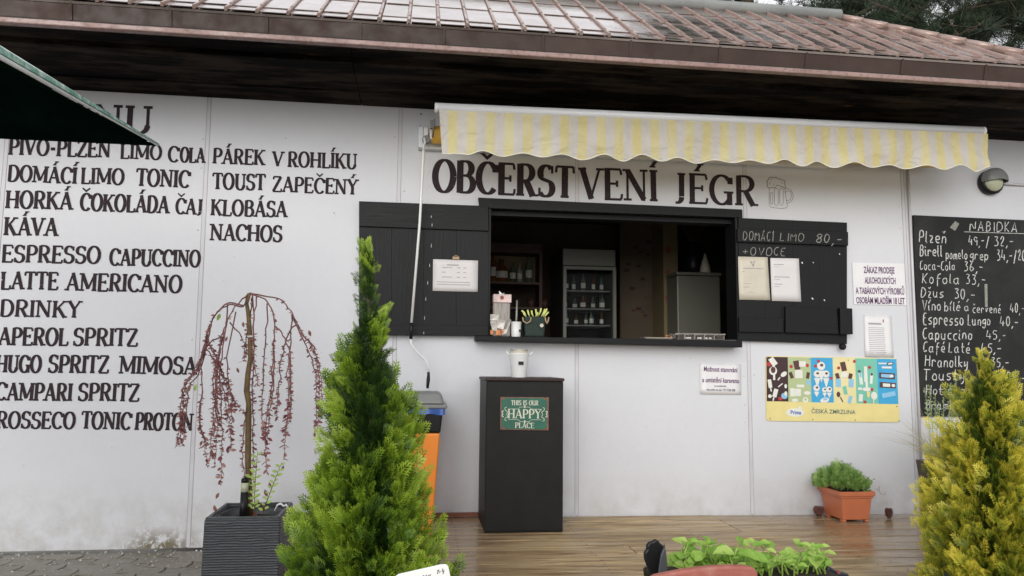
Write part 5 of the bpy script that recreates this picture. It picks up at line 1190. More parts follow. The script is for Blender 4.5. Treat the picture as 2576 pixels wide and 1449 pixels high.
# back shelf with bottles
sy = 1.9; a, b = at(1232, 758, sy), at(1357, 610, sy)
BS = thing('back_shelf', ((a.x+b.x)/2, sy+.1, a.z-.3), 'dark wooden wall shelf with back coloured pale as if lit inside the kiosk, left of the fridge', 'shelf')
mb = MB(); zsh = at(1290, 709, sy).z; mb.box(a.x-.3, b.x, sy, sy+.22, zsh-.02, zsh); mb.box(a.x-.3, b.x, sy, sy+.22, at(1290, 772, sy).z-.02, at(1290, 772, sy).z); mb.build('shelf_board', M_DKW, BS)
mb = MB(); mb.box(a.x-.3, b.x, sy+.225, sy+.24, zsh, at(1290, 636, sy).z); mb.build('pale_back', M_INTY, BS)  # paler ochre puts the light on this wall panel into its colour
mb = MB(); mb.box(b.x+.002, b.x+.03, sy, sy+.24, .4, at(1290, 610, sy).z); mb.box(a.x-.3, b.x, sy, sy+.24, at(1290, 636, sy).z+.002, at(1290, 612, sy).z); mb.build('surround', M_DKW, BS)
mb = MB()
for k in range(8): x = a.x-.25+k*.13; mb.lathe((x, sy+.1, at(1290, 772, sy).z), [(.035, 0), (.04, .05), (.03, .09)], 10)
o = mb.build('crockery', M_DKW, BS, kind='stuff')
for px, h, r, m, lab in ((1240, .30, .035, M_BGLASS2, 'tall brown bottle with pale label at the left end of the back shelf'), (1261, .22, .06, M_BGLASS2, 'wide amber decanter on the back shelf beside the tall brown bottle'), (1290, .20, .028, M_BGLASS, 'green glass bottle in the middle of the back shelf'), (1307, .19, .025, M_RIDGE, 'grey metal shaker bottle on the back shelf right of the green one'), (1330, .26, .032, M_BGLASS, 'tall dark green bottle near the right end of the back shelf')):
    bottle(at(px, 700, sy+.1).x, sy+.1, zsh, h, r, m, lab)
wy = 1.35; a, b = at(1705, 840, wy), at(1811, 687, wy)
WF_ = thing('white_fridge', ((a.x+b.x)/2, wy+.3, 0), 'plain white fridge inside the kiosk behind the right of the hatch', 'fridge')
mb = MB(); mb.box(a.x, b.x, wy, wy+.55, 0.0, b.z-.03); mb.build('body', M_FRIDGE, WF_, bevel=.01)
mb = MB(); mb.box(a.x-.012, b.x+.004, wy-.025, wy+.55, b.z-.028, b.z); mb.build('top_plate', M_FRIDGE, WF_, bevel=.006)
vx = at(1745, 680, wy+.2).x
VS = thing('vase', (vx, wy+.2, b.z), 'black vase of dry twigs on top of the white fridge', 'vase')
mb = MB(); mb.lathe((vx, wy+.2, b.z+.001), [(.06, 0), (.085, .08), (.07, .2), (.04, .27), (.05, .3)], 18); mb.build('vase_body', M_BLACKP, VS)
mb = MB()
for k in range(34):
    a_ = random.uniform(0, 6.28); l = random.uniform(.2, .42); e = Vector((math.cos(a_)*l*.8, math.sin(a_)*.15, l)); s_ = Vector((vx, wy+.2, b.z+.27)); mb.tube([s_, s_+e*.5+Vector((0, 0, .03)), s_+e], [.004, .003, .001], 4)
mb.build('dry_twigs', M_DKW, VS, kind='stuff')
vx = at(1774, 680, wy+.1).x; mb = MB(); mb.lathe((vx, wy+.1, b.z+.001), [(.05, 0), (.045, .06), (.02, .14), (.006, .19)], 14); o = mb.build('paper_cone', M_PAPERC); tag(o, 'pale paper cone standing beside the vase on the white fridge', 'cone')

# ------------------------------------------------------------------ foliage helpers
def spray_template(rows=6, L=1.0, w=.07, lean=.15):
    """flat scale-leaf spray: axis with alternate side twigs, in the x(side)-z(along) plane; tone along"""
    V, F, T = [], [], []
    def leaf(x0, z0, x1, z1, w, t0, t1, y0=0, y1=0):
        dx, dz = x1-x0, z1-z0; l = math.hypot(dx, dz); nx, nz = -dz/l*w/2, dx/l*w/2; n = len(V)
        V.extend([(x0, y0, z0), (x0+dx*.55+nx, y0+(y1-y0)*.5, z0+dz*.55+nz), (x1, y1, z1), (x0+dx*.55-nx, y0+(y1-y0)*.5, z0+dz*.55-nz)]); F.append((n, n+1, n+2, n+3)); T.extend([t0, (t0+t1)/2, t1, (t0+t1)/2])
    leaf(0, 0, 0, .55, w*.9, 0, .5); leaf(0, .5, 0, 1.0, w, .5, 1)
    for i in range(rows):
        for s in (-1, 1):
            z = .12+.75*i/rows+(.05 if s > 0 else 0); l = .42*(1-.62*i/rows)
            x1, z1 = s*l*.75, z+l*.75; leaf(0, z, x1, z1, w*.95, z*.8, min(1, z*.6+.45), 0, random.uniform(-lean, lean)*l)
            leaf(x1*.45, z+(z1-z)*.45, x1*.45+s*l*.12, z+(z1-z)*.45+l*.42, w*.8, z*.8, min(1, z*.6+.4))
            if i < 3: leaf(x1*.6, z+(z1-z)*.6, x1*.6+s*l*.34, z+(z1-z)*.6+l*.10, w*.7, z*.8, min(1, z*.6+.4))
    return np.array(V), np.array(F), np.array(T)
def scatter(tmpl, P, D, N, S, tone, tvar=.35):
    """copies of the flat template: P base, D direction (z axis), N normal-ish, S size, tone base per copy"""
    V, F, T = tmpl; P = np.asarray(P); D = np.asarray(D, float); N = np.asarray(N, float); S = np.asarray(S)
    D /= np.linalg.norm(D, axis=1)[:, None]; X = np.cross(N, D); X /= (np.linalg.norm(X, axis=1)[:, None]+1e-9); Y = np.cross(D, X)
    W = P[:, None, :]+S[:, None, None]*(V[None, :, 0:1]*X[:, None, :]+V[None, :, 1:2]*Y[:, None, :]+V[None, :, 2:3]*D[:, None, :])
    n = len(V); FF = (F[None]+(np.arange(len(P))*n)[:, None, None]).reshape(-1, F.shape[1])
    tt = np.clip(np.asarray(tone)[:, None]+T[None]*tvar, 0, 1)
    return W.reshape(-1, 3), FF, tt.ravel()
def merge(parts):
    V = []; F = []; T = []; n = 0
    for v, f, t in parts: V.append(v); F.append(f+n); T.append(t); n += len(v)
    return np.vstack(V), np.vstack(F), np.concatenate(T)
def conifer(cx, cy, zbase, prof, n, size, seed, tone0=(0.0, .3), tvar=.5, ropes=110, rv=.14, elong=.30):
    """crown of ascending rope-like branches carrying flat sprays; prof: list of (z, radius)"""
    r = np.random.default_rng(seed); zs = [p[0] for p in prof]; rs = [p[1] for p in prof]; tm = [spray_template(6, w=.055, lean=.18), spray_template(5, w=.066, lean=.15), spray_template(7, w=.048, lean=.3)]
    z0, z1 = zs[0], zs[-1]; grid = np.linspace(z0, z1, 300); wts = np.interp(grid, zs, rs)+.02; cdf = np.cumsum(wts)/wts.sum()
    P, D, N, S, T = [], [], [], [], []
    per_ = int(n/ropes)
    for k in range(ropes):
        ze = np.interp((k+r.random())/ropes, cdf, grid); a = r.random()*2*np.pi; Re = float(np.interp(ze, zs, rs))*r.uniform(1-rv, 1+rv)
        L = r.uniform(.6, 1.2)*elong*min(1, (Re+.08)/.25)+.05; zst = ze-L; tw = r.normal(0, .35); bt = r.uniform(*tone0)
        m = max(34, int(per_*(.35+.9*Re/max(rs)))); t = r.random(m)**.62; t = .12+.88*t
        rad = Re*t**.75; zz = zst+L*t**1.3; aa = a+tw*(t-1)*.6
        j = r.normal(0, 1, (m, 3))*np.array([.019, .019, .022])*(.6+Re/.3)
        p = np.stack([cx+rad*np.cos(aa), cy+rad*np.sin(aa), zz], 1)+j
        rd = np.stack([np.cos(aa), np.sin(aa), 0*aa], 1); tn = np.stack([-np.sin(aa), np.cos(aa), 0*aa], 1)
        side = r.choice([-1, 1], m)*r.uniform(.1, .75, m)
        d = rd*r.uniform(.3, .9, m)[:, None]+tn*side[:, None]+np.array([0, 0, 1])*r.uniform(.5, 1.2, m)[:, None]
        P.append(p); D.append(d); N.append(tn*.9+rd*r.normal(0, .5, m)[:, None]+r.normal(0, .3, (m, 3))); S.append(size*r.uniform(.6, 1.25, m)*(.8+.3*t)*min(1, .5+(Re)/.14)); T.append(bt+.28*(t-.55)+r.uniform(-.12, .12, m))
    # short leader at the tip
    m = 60; zz = z1-.13+.13*r.random(m); a = r.random(m)*2*np.pi; P.append(np.stack([cx+.010*np.cos(a), cy+.010*np.sin(a), zz], 1)); D.append(np.stack([np.cos(a)*.38, np.sin(a)*.38, np.ones(m)], 1)); N.append(r.normal(0, 1, (m, 3))); S.append(size*r.uniform(.4, .7, m)); T.append(r.uniform(.1, .5, m))
    # inner growth, crown shade put in as darker tones
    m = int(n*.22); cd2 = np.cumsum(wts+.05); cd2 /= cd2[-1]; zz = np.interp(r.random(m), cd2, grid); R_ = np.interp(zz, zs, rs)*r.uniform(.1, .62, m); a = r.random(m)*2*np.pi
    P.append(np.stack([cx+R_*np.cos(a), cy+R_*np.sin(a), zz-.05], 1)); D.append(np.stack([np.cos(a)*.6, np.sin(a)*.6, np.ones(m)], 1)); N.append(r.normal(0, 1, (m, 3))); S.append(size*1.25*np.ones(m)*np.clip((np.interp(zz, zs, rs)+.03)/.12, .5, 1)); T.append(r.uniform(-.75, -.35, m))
    P, D, N, S, T = np.vstack(P), np.vstack(D), np.vstack(N), np.concatenate(S), np.concatenate(T)
    sel = r.integers(0, 3, len(P))
    V, F, TT = merge([scatter(tm[q], P[sel == q], D[sel == q], N[sel == q], S[sel == q], T[sel == q], tvar) for q in range(3)])
    return V, F, TT
# ------------------------------------------------------------------ green conifer in front of the deck
GY = -1.95
def pz(py, px=930, Y=GY): return at(px, py, Y).z
gcx = at(927, 1300, GY).x; sc = lambda w: w/2/FOC*(abs(CAM.y-GY)/math.cos(YAW)*1.0)
rowsG = [(1640, 450), (1500, 455), (1420, 405), (1330, 370), (1240, 335), (1160, 280), (1089, 268), (1010, 256), (963, 222), (891, 172), (850, 146), (819, 138), (747, 114), (687, 84), (645, 54), (612, 22)]
prof = [(pz(y), max(sc(w)*.92-.060, .005)) for y, w in rowsG]
lean_top = at(918, 620, GY).x
TG = thing('conifer_shrub', (gcx, GY, PAV), 'bright green pyramidal conifer in front of the orange litter bin', 'conifer')
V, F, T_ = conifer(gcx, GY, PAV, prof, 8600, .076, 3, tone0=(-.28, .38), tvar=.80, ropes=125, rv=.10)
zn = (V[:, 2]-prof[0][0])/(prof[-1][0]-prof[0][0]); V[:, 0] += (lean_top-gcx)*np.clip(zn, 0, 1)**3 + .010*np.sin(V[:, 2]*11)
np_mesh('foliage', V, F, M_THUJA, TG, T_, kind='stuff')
mb = MB(); mb.tube([(gcx, GY, PAV+.15), (gcx, GY, pz(900)), (lean_top, GY, pz(660))], [.022, .009, .002], 8); mb.build('trunk', M_BARK, TG)
def round_pot(x, y, z, r, h, mat, lab, nm='plant_pot'):
    P_ = thing(nm, (x, y, z), lab, 'pot'); mb = MB(); mb.lathe((x, y, z), [(r*.75, 0), (r*.97, h*.86), (r*1.05, h*.86), (r*1.06, h), (r*.95, h), (r*.92, h*.9)], 26, cap=False); mb.lathe((x, y, z), [(0, .002), (r*.75, .002)], 26, cap=False); mb.build('pot_wall', mat, P_)
    mb = MB(); mb.lathe((x, y, z), [(0, h*.9), (r*.93, h*.9)], 20, cap=False); mb.build('soil', M_SOIL, P_); return P_
round_pot(gcx, GY, PAV, .18, .3, M_ANTHP, 'dark round pot holding the bright green conifer')

# ------------------------------------------------------------------ golden conifer
YY = -2.0
ycx = at(2492, 1200, YY).x
rowsY = [(1640, 390), (1500, 395), (1428, 388), (1300, 374), (1214, 330), (1140, 270), (1086, 236), (1022, 190), (958, 140), (925, 80), (893, 24)]
scY = lambda w: w/2/FOC*(abs(CAM.y-YY)*1.17)
prof = [(at(2490, y, YY).z, max(scY(w)*.80-.046, .005)) for y, w in rowsY]
TY = thing('golden_conifer_shrub', (ycx, YY, PAV), 'golden yellow conifer covering the lower right of the chalkboard', 'conifer')
V, F, T_ = conifer(ycx, YY, PAV, prof, 9600, .068, 14, tone0=(-.22, .30), tvar=.90, ropes=170, elong=.24, rv=.06)
np_mesh('foliage', V, F, M_GOLD, TY, T_, kind='stuff')
mb = MB(); mb.tube([(ycx, YY, PAV+.15), (ycx, YY, prof[7][0])], [.02, .005], 8); mb.build('trunk', M_BARK, TY)
round_pot(ycx, YY, PAV, .18, .3, M_ANTHP, 'dark round pot holding the golden conifer')
dx_ = at(2640, 1200, -1.5).x; prof = [(PAV+.2, .30), (.3, .32), (.7, .24), (at(2640, 1080, -1.5).z, .10), (at(2640, 1010, -1.5).z, .02)]
TD = thing('dark_conifer_shrub', (dx_, -1.5, PAV), 'darker green conifer at the right edge behind the golden one', 'conifer')
V, F, T_ = conifer(dx_, -1.5, PAV, prof, 2600, .09, 21, tone0=(-.3, .1), ropes=50); np_mesh('foliage', V, F, M_THUJA, TD, T_, kind='stuff')
mb = MB(); mb.tube([(dx_, -1.5, PAV), (dx_, -1.5, .8)], [.03, .01], 8); mb.build('trunk', M_BARK, TD)

# ------------------------------------------------------------------ square planter and weeping tree
PY = -1.03
def zm(x, y): return 415.3+x*.5237, 690+y*.5237
pL = at(*zm(190, 1168), PY); pR = at(*zm(553, 1168), PY); pw = pR.x-pL.x; ztop_ = at(610, 1300, PY).z; dep = .385
pxc, pyc = (pL.x+pR.x)/2, PY+dep/2
PLN = thing('square_planter', (pxc, pyc, PAV), 'square anthracite planter with horizontal ribbing beside the left pavement', 'planter')
mb = MB(); e = .004; t_ = .022
def ring(z, gx, gy): return [(pL.x-gx, PY-gy, z), (pR.x+gx, PY-gy, z), (pR.x+gx, PY+dep+gy, z), (pL.x-gx, PY+dep+gy, z)]
rings = [ring(PAV+.001, e*.2, e*.2), ring(PAV+.12, e, e), ring(ztop_-.02, 0.002, .002), ring(ztop_, -.003, -.003), ring(ztop_, -t_, -t_), ring(ztop_-.05, -t_-.01, -t_-.01)]
for r_ in rings: mb.vadd(r_)
for i in range(len(rings)-1):
    for j in range(4): mb.face([i*4+j, i*4+(j+1) % 4, (i+1)*4+(j+1) % 4, (i+1)*4+j])
mb.build('planter_wall', M_ANTH, PLN, bevel=.008, seg=3)
# inner round pot insert
mb = MB(); ir = dep/2-.035
mb.lathe((pxc, pyc, ztop_-.03), [(ir*.9, -.06), (ir*.97, 0), (ir*1.0, .012), (ir*1.05, .012), (ir*1.06, .0)], 30, cap=False); mb.build('inner_pot', M_ANTHP, PLN)
mb = MB(); mb.box(pL.x+.03, pR.x-.03, PY+.03, PY+dep-.03, ztop_-.10, ztop_-.055); mb.build('soil', M_SOIL, PLN)
tY = pyc
def TZ(x, y, dy=0): return at(*zm(x, y), tY+dy)
WT = thing('weeping_tree', (TZ(400, 1130).x, tY, ztop_-.055), 'small weeping tree with dark red leaves on arching hanging twigs', 'tree')
mb = MB(); tp = [(408, 1160), (404, 1060), (398, 900), (400, 720), (402, 620), (392, 560), (398, 480), (410, 400), (408, 290), (400, 190), (392, 140), (405, 92)]
mb.tube([TZ(*q) for q in tp], [.017, .016, .015, .0155, .0135, .015, .0135, .0125, .012, .011, .009, .010], 10); mb.build('trunk', M_TRUNK, WT)
BR = [
 ([(392,100),(375,155),(310,145),(255,180),(215,240),(200,320),(235,370),(270,480),(300,560),(310,700),(320,850)], -.06),
 ([(400,95),(350,140),(300,215),(275,300),(250,430),(240,600),(225,760),(215,880)], -.12),
 ([(380,152),(300,138),(240,200),(205,290),(160,440),(105,510),(90,600),(78,740),(62,820)], .02),
 ([(300,215),(270,400),(265,600),(275,800),(265,1010)], -.10),
 ([(340,180),(300,400),(312,560),(345,620),(385,670)], -.05),
 ([(205,320),(175,420),(180,560),(165,700),(190,800),(205,930)], -.03),
 ([(405,90),(480,105),(560,125),(610,190),(650,270),(700,340),(735,440),(740,600),(730,750)], 0),
 ([(415,95),(490,130),(525,220),(520,330),(515,500),(495,640),(480,780),(490,960)], -.10),
 ([(530,250),(575,310),(600,400),(595,560),(585,700),(570,890)], -.07),
 ([(632,240),(590,290),(560,400),(545,560),(535,700)], .04),
 ([(490,140),(485,300),(470,500),(465,700),(485,810)], .06),
 ([(440,105),(425,250),(430,420),(450,540)], -.13),
 ([(420,100),(412,180),(385,330),(378,420)], .1),
 ([(385,660),(378,760),(372,900),(385,1000)], -.03),
 ([(610,190),(605,300),(590,450),(595,600),(580,780)], .02),
 ([(300,140),(290,260),(245,420),(235,560),(250,700),(240,930)], .08),
 ([(270,300),(215,330),(150,440),(125,480)], .0),
 ([(420,95),(425,300),(418,600),(422,850),(425,1040)], .08),
 ([(310,230),(380,320),(390,390)], .05),
]
for pts, dy in list(BR):
    if len(pts) >= 6:
        h_ = len(pts)//2
        for dx_ in ((-13, 15) if len(pts) > 8 else (11,)):
            BR.append(([pts[h_-1]]+[(x+dx_*min(1, .5+.3*i)+random.uniform(-4, 4), y+random.uniform(5, 25)) for i, (x, y) in enumerate(pts[h_:-1] if random.random() < .5 else pts[h_:])], dy+random.uniform(-.03, .03)))
LP_, LD, LN, LS, LT = [], [], [], [], []
for pts, dy in BR:
    k = len(pts); sm = []
    P3 = [TZ(x, y, dy*min(1, i/2)) for i, (x, y) in enumerate(pts)]
    for i in range(k-1):
        a0, a1, a2, a3 = P3[max(i-1, 0)], P3[i], P3[i+1], P3[min(i+2, k-1)]
        for s_ in range(5):
            t = s_/5; sm.append(.5*((2*a1)+(a2-a0)*t+(2*a0-5*a1+4*a2-a3)*t*t+(3*a1-a0-3*a2+a3)*t**3))
    sm.append(P3[-1]); n = len(sm); sm = [q+Vector((random.gauss(0, .0028), random.gauss(0, .003), 0))*(0 if i < 2 else 1) for i, q in enumerate(sm)]
    mb = MB(); mb.tube(sm, [.0037*(1-.78*i/(n-1))+.0005 for i in range(n)], 6); mb.build('branch', M_TWIG, WT)
    acc = 0
    for i in range(1, n):
        seg = (sm[i]-sm[i-1]); 
        for q in range(max(1, int(seg.length/.0034))):
            u = i/n; low = (sm[0].z-sm[i].z)
            if u < .2 or random.random() > (.25 if u < .4 else .95): continue
            p_ = sm[i-1]+seg*random.random(); a_ = random.uniform(0, 6.28)
            LP_.append(p_); LD.append((math.cos(a_), math.sin(a_)*.8, random.uniform(-1.0, .3))); LN.append((random.gauss(0, 1), random.gauss(0, 1), random.gauss(0, 1)+.5)); LS.append(random.choice([.010, .012, .014, .018, .023 if u < .75 else .032])); LT.append(random.random())
leafT = (np.array([(0,0,0),(-.24,.02,.35),(-.2,.0,.7),(0,-.03,1.0),(.2,.0,.7),(.24,.02,.35)]), np.array([(0,1,2,3),(0,3,4,5)]), np.array([0,.2,.3,.4,.3,.2]))
V, F, T_ = scatter(leafT, LP_, LD, LN, LS, LT, .1); np_mesh('leaves', V, F, M_REDLEAF, WT, T_, kind='stuff')
# bigger brownish leaves near the pot
def bigleaf(mb, p, d, nrm, s, wd=.42):
    d = Vector(d).normalized(); x = Vector(nrm).cross(d).normalized(); n_ = d.cross(x)
    prof = [(0, 0), (.22, .62), (.5, 1), (.8, .6), (1, 0)]; c0 = []; lf = []; rg = []
    for t, w in prof:
        c = p+d*s*t-n_*s*.18*t*t; c0.append(c); lf.append(c+x*s*wd*w*.5+n_*s*.07*w); rg.append(c-x*s*wd*w*.5+n_*s*.07*w)
    b = mb.vadd(c0+lf+rg)
    for i in range(4): mb.face([b+i, b+i+1, b+5+i+1, b+5+i], 0, True); mb.face([b+i+1, b+i, b+10+i, b+10+i+1], 0, True)
M_BRLEAF = simple('brown_red_leaf', (.19, .07, .045), .45, .35, 30)
M_GRLEAF = simple('young_green_leaf', (.30, .43, .09), .45, .25, 30)
for x, y, s, m in ((440,1090,.05,0),(475,1110,.045,0),(435,1150,.05,0),(478,1045,.04,0),(260,1060,.035,0),(235,1120,.04,0),(300,840,.035,0),(245,460,.04,0),(225,850,.04,0),(120,540,.038,0),(150,540,.036,1),(690,280,.035,0),(345,460,.03,0),(410,1090,.045,0),(500,1010,.035,0),(265,200,.04,1),(375,240,.03,0),(570,930,.03,0),(180,810,.03,0),(240,870,.035,0),(300,310,.03,0)):
    mb = MB(); bigleaf(mb, TZ(x, y-12, -.03), (random.uniform(-.5, .5), -.2, -1), (random.uniform(-.4, .4), -1, .1), s, .5); mb.build('leaf', M_GRLEAF if m else M_BRLEAF, WT)
for st in ([(432,1130),(430,1060),(436,960),(444,850)], [(470,1140),(500,1060),(530,980),(560,905)], [(420,1120),(415,1020),(412,960)]):
    q = [TZ(x, y, -.04) for x, y in st]; mb = MB(); mb.tube(q, [.003, .0025, .002, .0012][:len(q)], 6); mb.build('green_shoot', M_TRUNK, WT)
    for i in range(1, len(q)):
        for s_ in range(3):
            for sd in (-1, 1):
                p_ = q[i-1].lerp(q[i], (s_+.3*(sd > 0)+.2)/3); mb = MB(); bigleaf(mb, p_, (sd*.9, -.25, .45+random.uniform(-.2, .2)), (0, -1, .4), random.uniform(.022, .036), .5); mb.build('leaf', M_GRLEAF, WT)
mb = MB(); c = TZ(410, 300, -.016); mb.tube([c+Vector((-.012, 0, 0)), c+Vector((.012, -.004, .002)), c+Vector((.035, 0, .003))], [.006, .005, .002], 6); mb.build('white_tie', M_PAPERW, WT)
# black tube lantern with clear band in the planter
c = TZ(377, 1140, -.06); zc_ = lambda y: TZ(377, y, -.06).z; rr_ = .0155*1.2
SLN = thing('garden_lantern', (c.x, c.y, ztop_-.055), 'black tube garden lantern with clear band stuck in the ribbed planter', 'lantern')
mb = MB(); mb.lathe((c.x, c.y, 0), [(rr_*1.1, ztop_-.055), (rr_, zc_(1045))], 16); mb.build('post', M_BLACKP, SLN)
mb = MB(); mb.lathe((c.x, c.y, 0), [(rr_*1.0, zc_(1045)+.0005), (rr_*1.0, zc_(1000))], 16); mb.build('clear_band', M_LAMPG, SLN)
mb = MB(); mb.lathe((c.x, c.y, 0), [(rr_*1.02, zc_(1000)+.0005), (rr_*1.02, zc_(985)), (rr_*.7, zc_(978))], 16); mb.build('cap', M_BLACKP, SLN)
mb = MB(); q = [(525,1140),(540,1112),(555,1105),(570,1118),(580,1110),(590,1125)]; mb.tube([at(*zm(x, y-4), tY-.08) for x, y in q], [.002, .005, .006, .005, .006, .003], 6); o = mb.build('plastic_strip', M_PAPERW); tag(o, 'torn white plastic strip on the right rim of the ribbed planter', 'plastic strip')

# ------------------------------------------------------------------ terracotta trough with herbs
def q6(x, y): return 1980.6+x*.2725, 1054.2+y*.2725
zt0_ = deck_z(3.0)
f0 = on_z(*q6(515, 955), zt0_); f1 = on_z(*q6(745, 955), zt0_); TYf = (f0.y+f1.y)/2; print('trough', f0, f1)
bx0_, bx1_ = at(*q6(515, 940), TYf).x, at(*q6(755, 940), TYf).x
rx0, rx1 = at(*q6(490, 690), TYf-.03).x, at(*q6(815, 690), TYf-.03).x; zr = at(*q6(650, 672), TYf-.03).z; TYb = -.035
TRG = thing('plant_trough', ((bx0_+bx1_)/2, TYf/2, zt0_), 'terracotta coloured rectangular plant trough standing on the deck by the wall', 'trough')
mb = MB(); zl_ = zr-.032
frustum(mb, bx0_, bx1_, TYf, TYb-.02, zt0_+.016, rx0+.018, rx1-.018, TYf-.018, TYb, zl_-.012)
for v0, v1, (a0, a1) in ((bx0_, bx0_+.025, (TYf, TYf+.04)), (bx1_-.025, bx1_, (TYf, TYf+.04)), (bx0_, bx0_+.025, (TYb-.06, TYb-.02)), (bx1_-.025, bx1_, (TYb-.06, TYb-.02))): mb.box(v0, v1, a0, a1, zt0_+.0005, zt0_+.0165)
mb.build('trough_wall', M_TERRA, TRG, bevel=.006, seg=3)
mb = MB(); mb.box(rx0+.009, rx1-.009, TYf-.022, TYb+.005, zl_-.013, zl_+.004); mb.build('shoulder', M_TERRA, TRG, bevel=.004)
mb = MB()
for a, b, c_, d in ((rx0, rx0+.012, TYf-.03, TYb+.012), (rx1-.012, rx1, TYf-.03, TYb+.012), (rx0+.012, rx1-.012, TYf-.03, TYf-.018), (rx0+.012, rx1-.012, TYb, TYb+.012)): mb.box(a, b, c_, d, zl_+.003, zr)
mb.build('rim', M_TERRA, TRG, bevel=.003)
mb = MB(); mb.box(rx0+.013, rx1-.013, TYf-.016, TYb-.001, zl_+.004, zr-.012); mb.build('soil', M_SOIL, TRG)
HB = thing('herb_plant', ((rx0+rx1)/2, TYf*.6, zr-.012), 'bushy feathery green herb growing in the terracotta trough', 'plant')
tm = spray_template(6, w=.055); P_, D_, N__, S_, T0 = [], [], [], [], []
hx = (rx0+rx1)/2-.01; topz = at(*q6(560, 365), TYf*.6).z
for i in range(760):
    a_ = random.uniform(0, 6.28); r_ = random.random()**.6; yy = TYf*.55+.16*r_*math.sin(a_); xx_ = hx-.02+.15*r_*math.cos(a_); h = (topz-zr)*(1.05-.8*r_**1.5)*random.uniform(.2, 1.0)
    P_.append((xx_, yy, zr-.01+h*.75)); D_.append((math.cos(a_)*r_*.9+random.gauss(0, .3), math.sin(a_)*r_*.7+random.gauss(0, .3), 1)); N__.append((random.gauss(0, 1), random.gauss(0, 1), 0)); S_.append(random.uniform(.03, .075)); T0.append(random.uniform(0, .75))
V, F, T_ = scatter(tm, P_, D_, N__, S_, T0, .4); np_mesh('foliage', V, F, M_HERB, HB, T_, kind='stuff')
SHB = thing('small_leaved_herb', (rx1-.05, TYf+.08, zr-.012), 'low dark leaved herb trailing over the right front rim of the trough', 'plant')
P_, D_, N__, S_, T0 = [], [], [], [], []
for k in range(16):
    a_ = random.uniform(-.6, 1.0); l = random.uniform(.04, .10); b0 = Vector((rx1-.05+random.uniform(-.03, .02), TYf+random.uniform(.02, .12), zr-.012)); e = b0+Vector((math.cos(a_)*l*.8, -.01, abs(math.sin(a_+.9))*l))
    for j in range(9):
        q_ = b0.lerp(e, (j+1)/9); P_.append(q_); s_ = (-1)**j; D_.append((s_*.8, random.uniform(-.5, .5), .5)); N__.append((0, -1, .5)); S_.append(.016); T0.append(random.uniform(0, .5))
V, F, T_ = scatter(leafT, P_, D_, N__, S_, T0, .2); np_mesh('foliage', V, F, M_HERB, SHB, T_, kind='stuff')
mb = MB(); mb.tube([Vector(q_) for q_ in [at(*q6(815, 650), TYf), at(*q6(850, 660), TYf), at(*q6(860, 690), TYf), at(*q6(895, 700), TYf), at(*q6(910, 675), TYf)]], .0012, 5); mb.tube([at(*q6(830, 650), TYf), at(*q6(855, 620), TYf), at(*q6(850, 655), TYf)], .0012, 5); mb.build('trailing_stem', M_TWIG, SHB)
mb = MB(); a = at(*q6(530, 655), TYf+.03); b = at(*q6(625, 612), TYf+.03); mb.box(a.x, b.x, TYf+.02, TYf+.06, zr-.012, b.z); o = mb.build('nursery_pot', M_BLACKP, bevel=.004); tag(o, 'small black nursery pot sunk in the front of the terracotta trough', 'pot')
# pine cones
def cone(px, py, r, h, lab, rot):
    c = at(*q6(px, py), -.07 if px < 500 else -.16); o_ = MB()
    tmp = thing('pine_cone', (c.x, c.y, deck_z(c.x)), lab, 'pine cone', 'pine cones lying on the deck')
    mb = MB(); mb.lathe((c.x, c.y, deck_z(c.x)+.002), [(r*.3, 0), (r*.62, h*.3), (r*.6, h*.6), (r*.2, h)], 12); mb.build('core', M_CONE, tmp)
    mb = MB()
    for ring_ in range(7):
        z = h*(.08+.13*ring_); rr_ = r*math.sin(math.pi*(.22+.66*ring_/7))*.72
        for j in range(9):
            a_ = 2*math.pi*j/9+ring_*.35; d = Vector((math.cos(a_), math.sin(a_), .35)); s = Vector((-math.sin(a_), math.cos(a_), 0)); b = Vector((c.x, c.y, deck_z(c.x)+.002+z))+d*rr_*.6
            mb.hexa([b-s*r*.2, b+s*r*.2, b+s*r*.16+d*r*.45, b-s*r*.16+d*r*.45, b-s*r*.2+Vector((0,0,r*.10)), b+s*r*.2+Vector((0,0,r*.10)), b+s*r*.10+d*r*.42+Vector((0,0,r*.13)), b-s*r*.10+d*r*.42+Vector((0,0,r*.13))])
    mb.build('scales', M_CONE, tmp, kind='stuff')
cone(292, 885, .040, .055, 'squat brown pine cone on the deck left of the terracotta trough', 0)
cone(940, 935, .030, .062, 'upright dark red pine cone on the deck right of the terracotta trough', 0)

# ------------------------------------------------------------------ grass pot and flower spikes by the chalkboard
GYp = -.35
a, b = at(*q6(1275, 390), GYp), at(*q6(1430, 610), GYp)
GP2 = thing('grass_pot', ((a.x+b.x)/2+.03, GYp, deck_z(3.5)), 'dark square pot on a stand behind the golden conifer', 'pot')
mb = MB(); frustum(mb, a.x+.02, a.x+.17, GYp-.08, GYp+.08, b.z-.06, a.x, a.x+.20, GYp-.10, GYp+.10, a.z); mb.build('pot_wall', M_BROWNP, GP2, bevel=.005)
mb = MB(); mb.box(a.x+.03, a.x+.06, GYp-.07, GYp-.04, deck_z(3.5), b.z-.061); mb.box(a.x+.13, a.x+.16, GYp-.07, GYp-.04, deck_z(3.5), b.z-.061); mb.box(a.x+.03, a.x+.06, GYp+.04, GYp+.07, deck_z(3.5), b.z-.061); mb.box(a.x+.13, a.x+.16, GYp+.04, GYp+.07, deck_z(3.5), b.z-.061); mb.build('stand', M_BROWNP, GP2)
OG = thing('ornamental_grass', (a.x+.1, GYp, a.z), 'wispy beige ornamental grass spilling from the dark pot beside the golden conifer', 'grass plant')
P_, F_, T_ = [], [], []
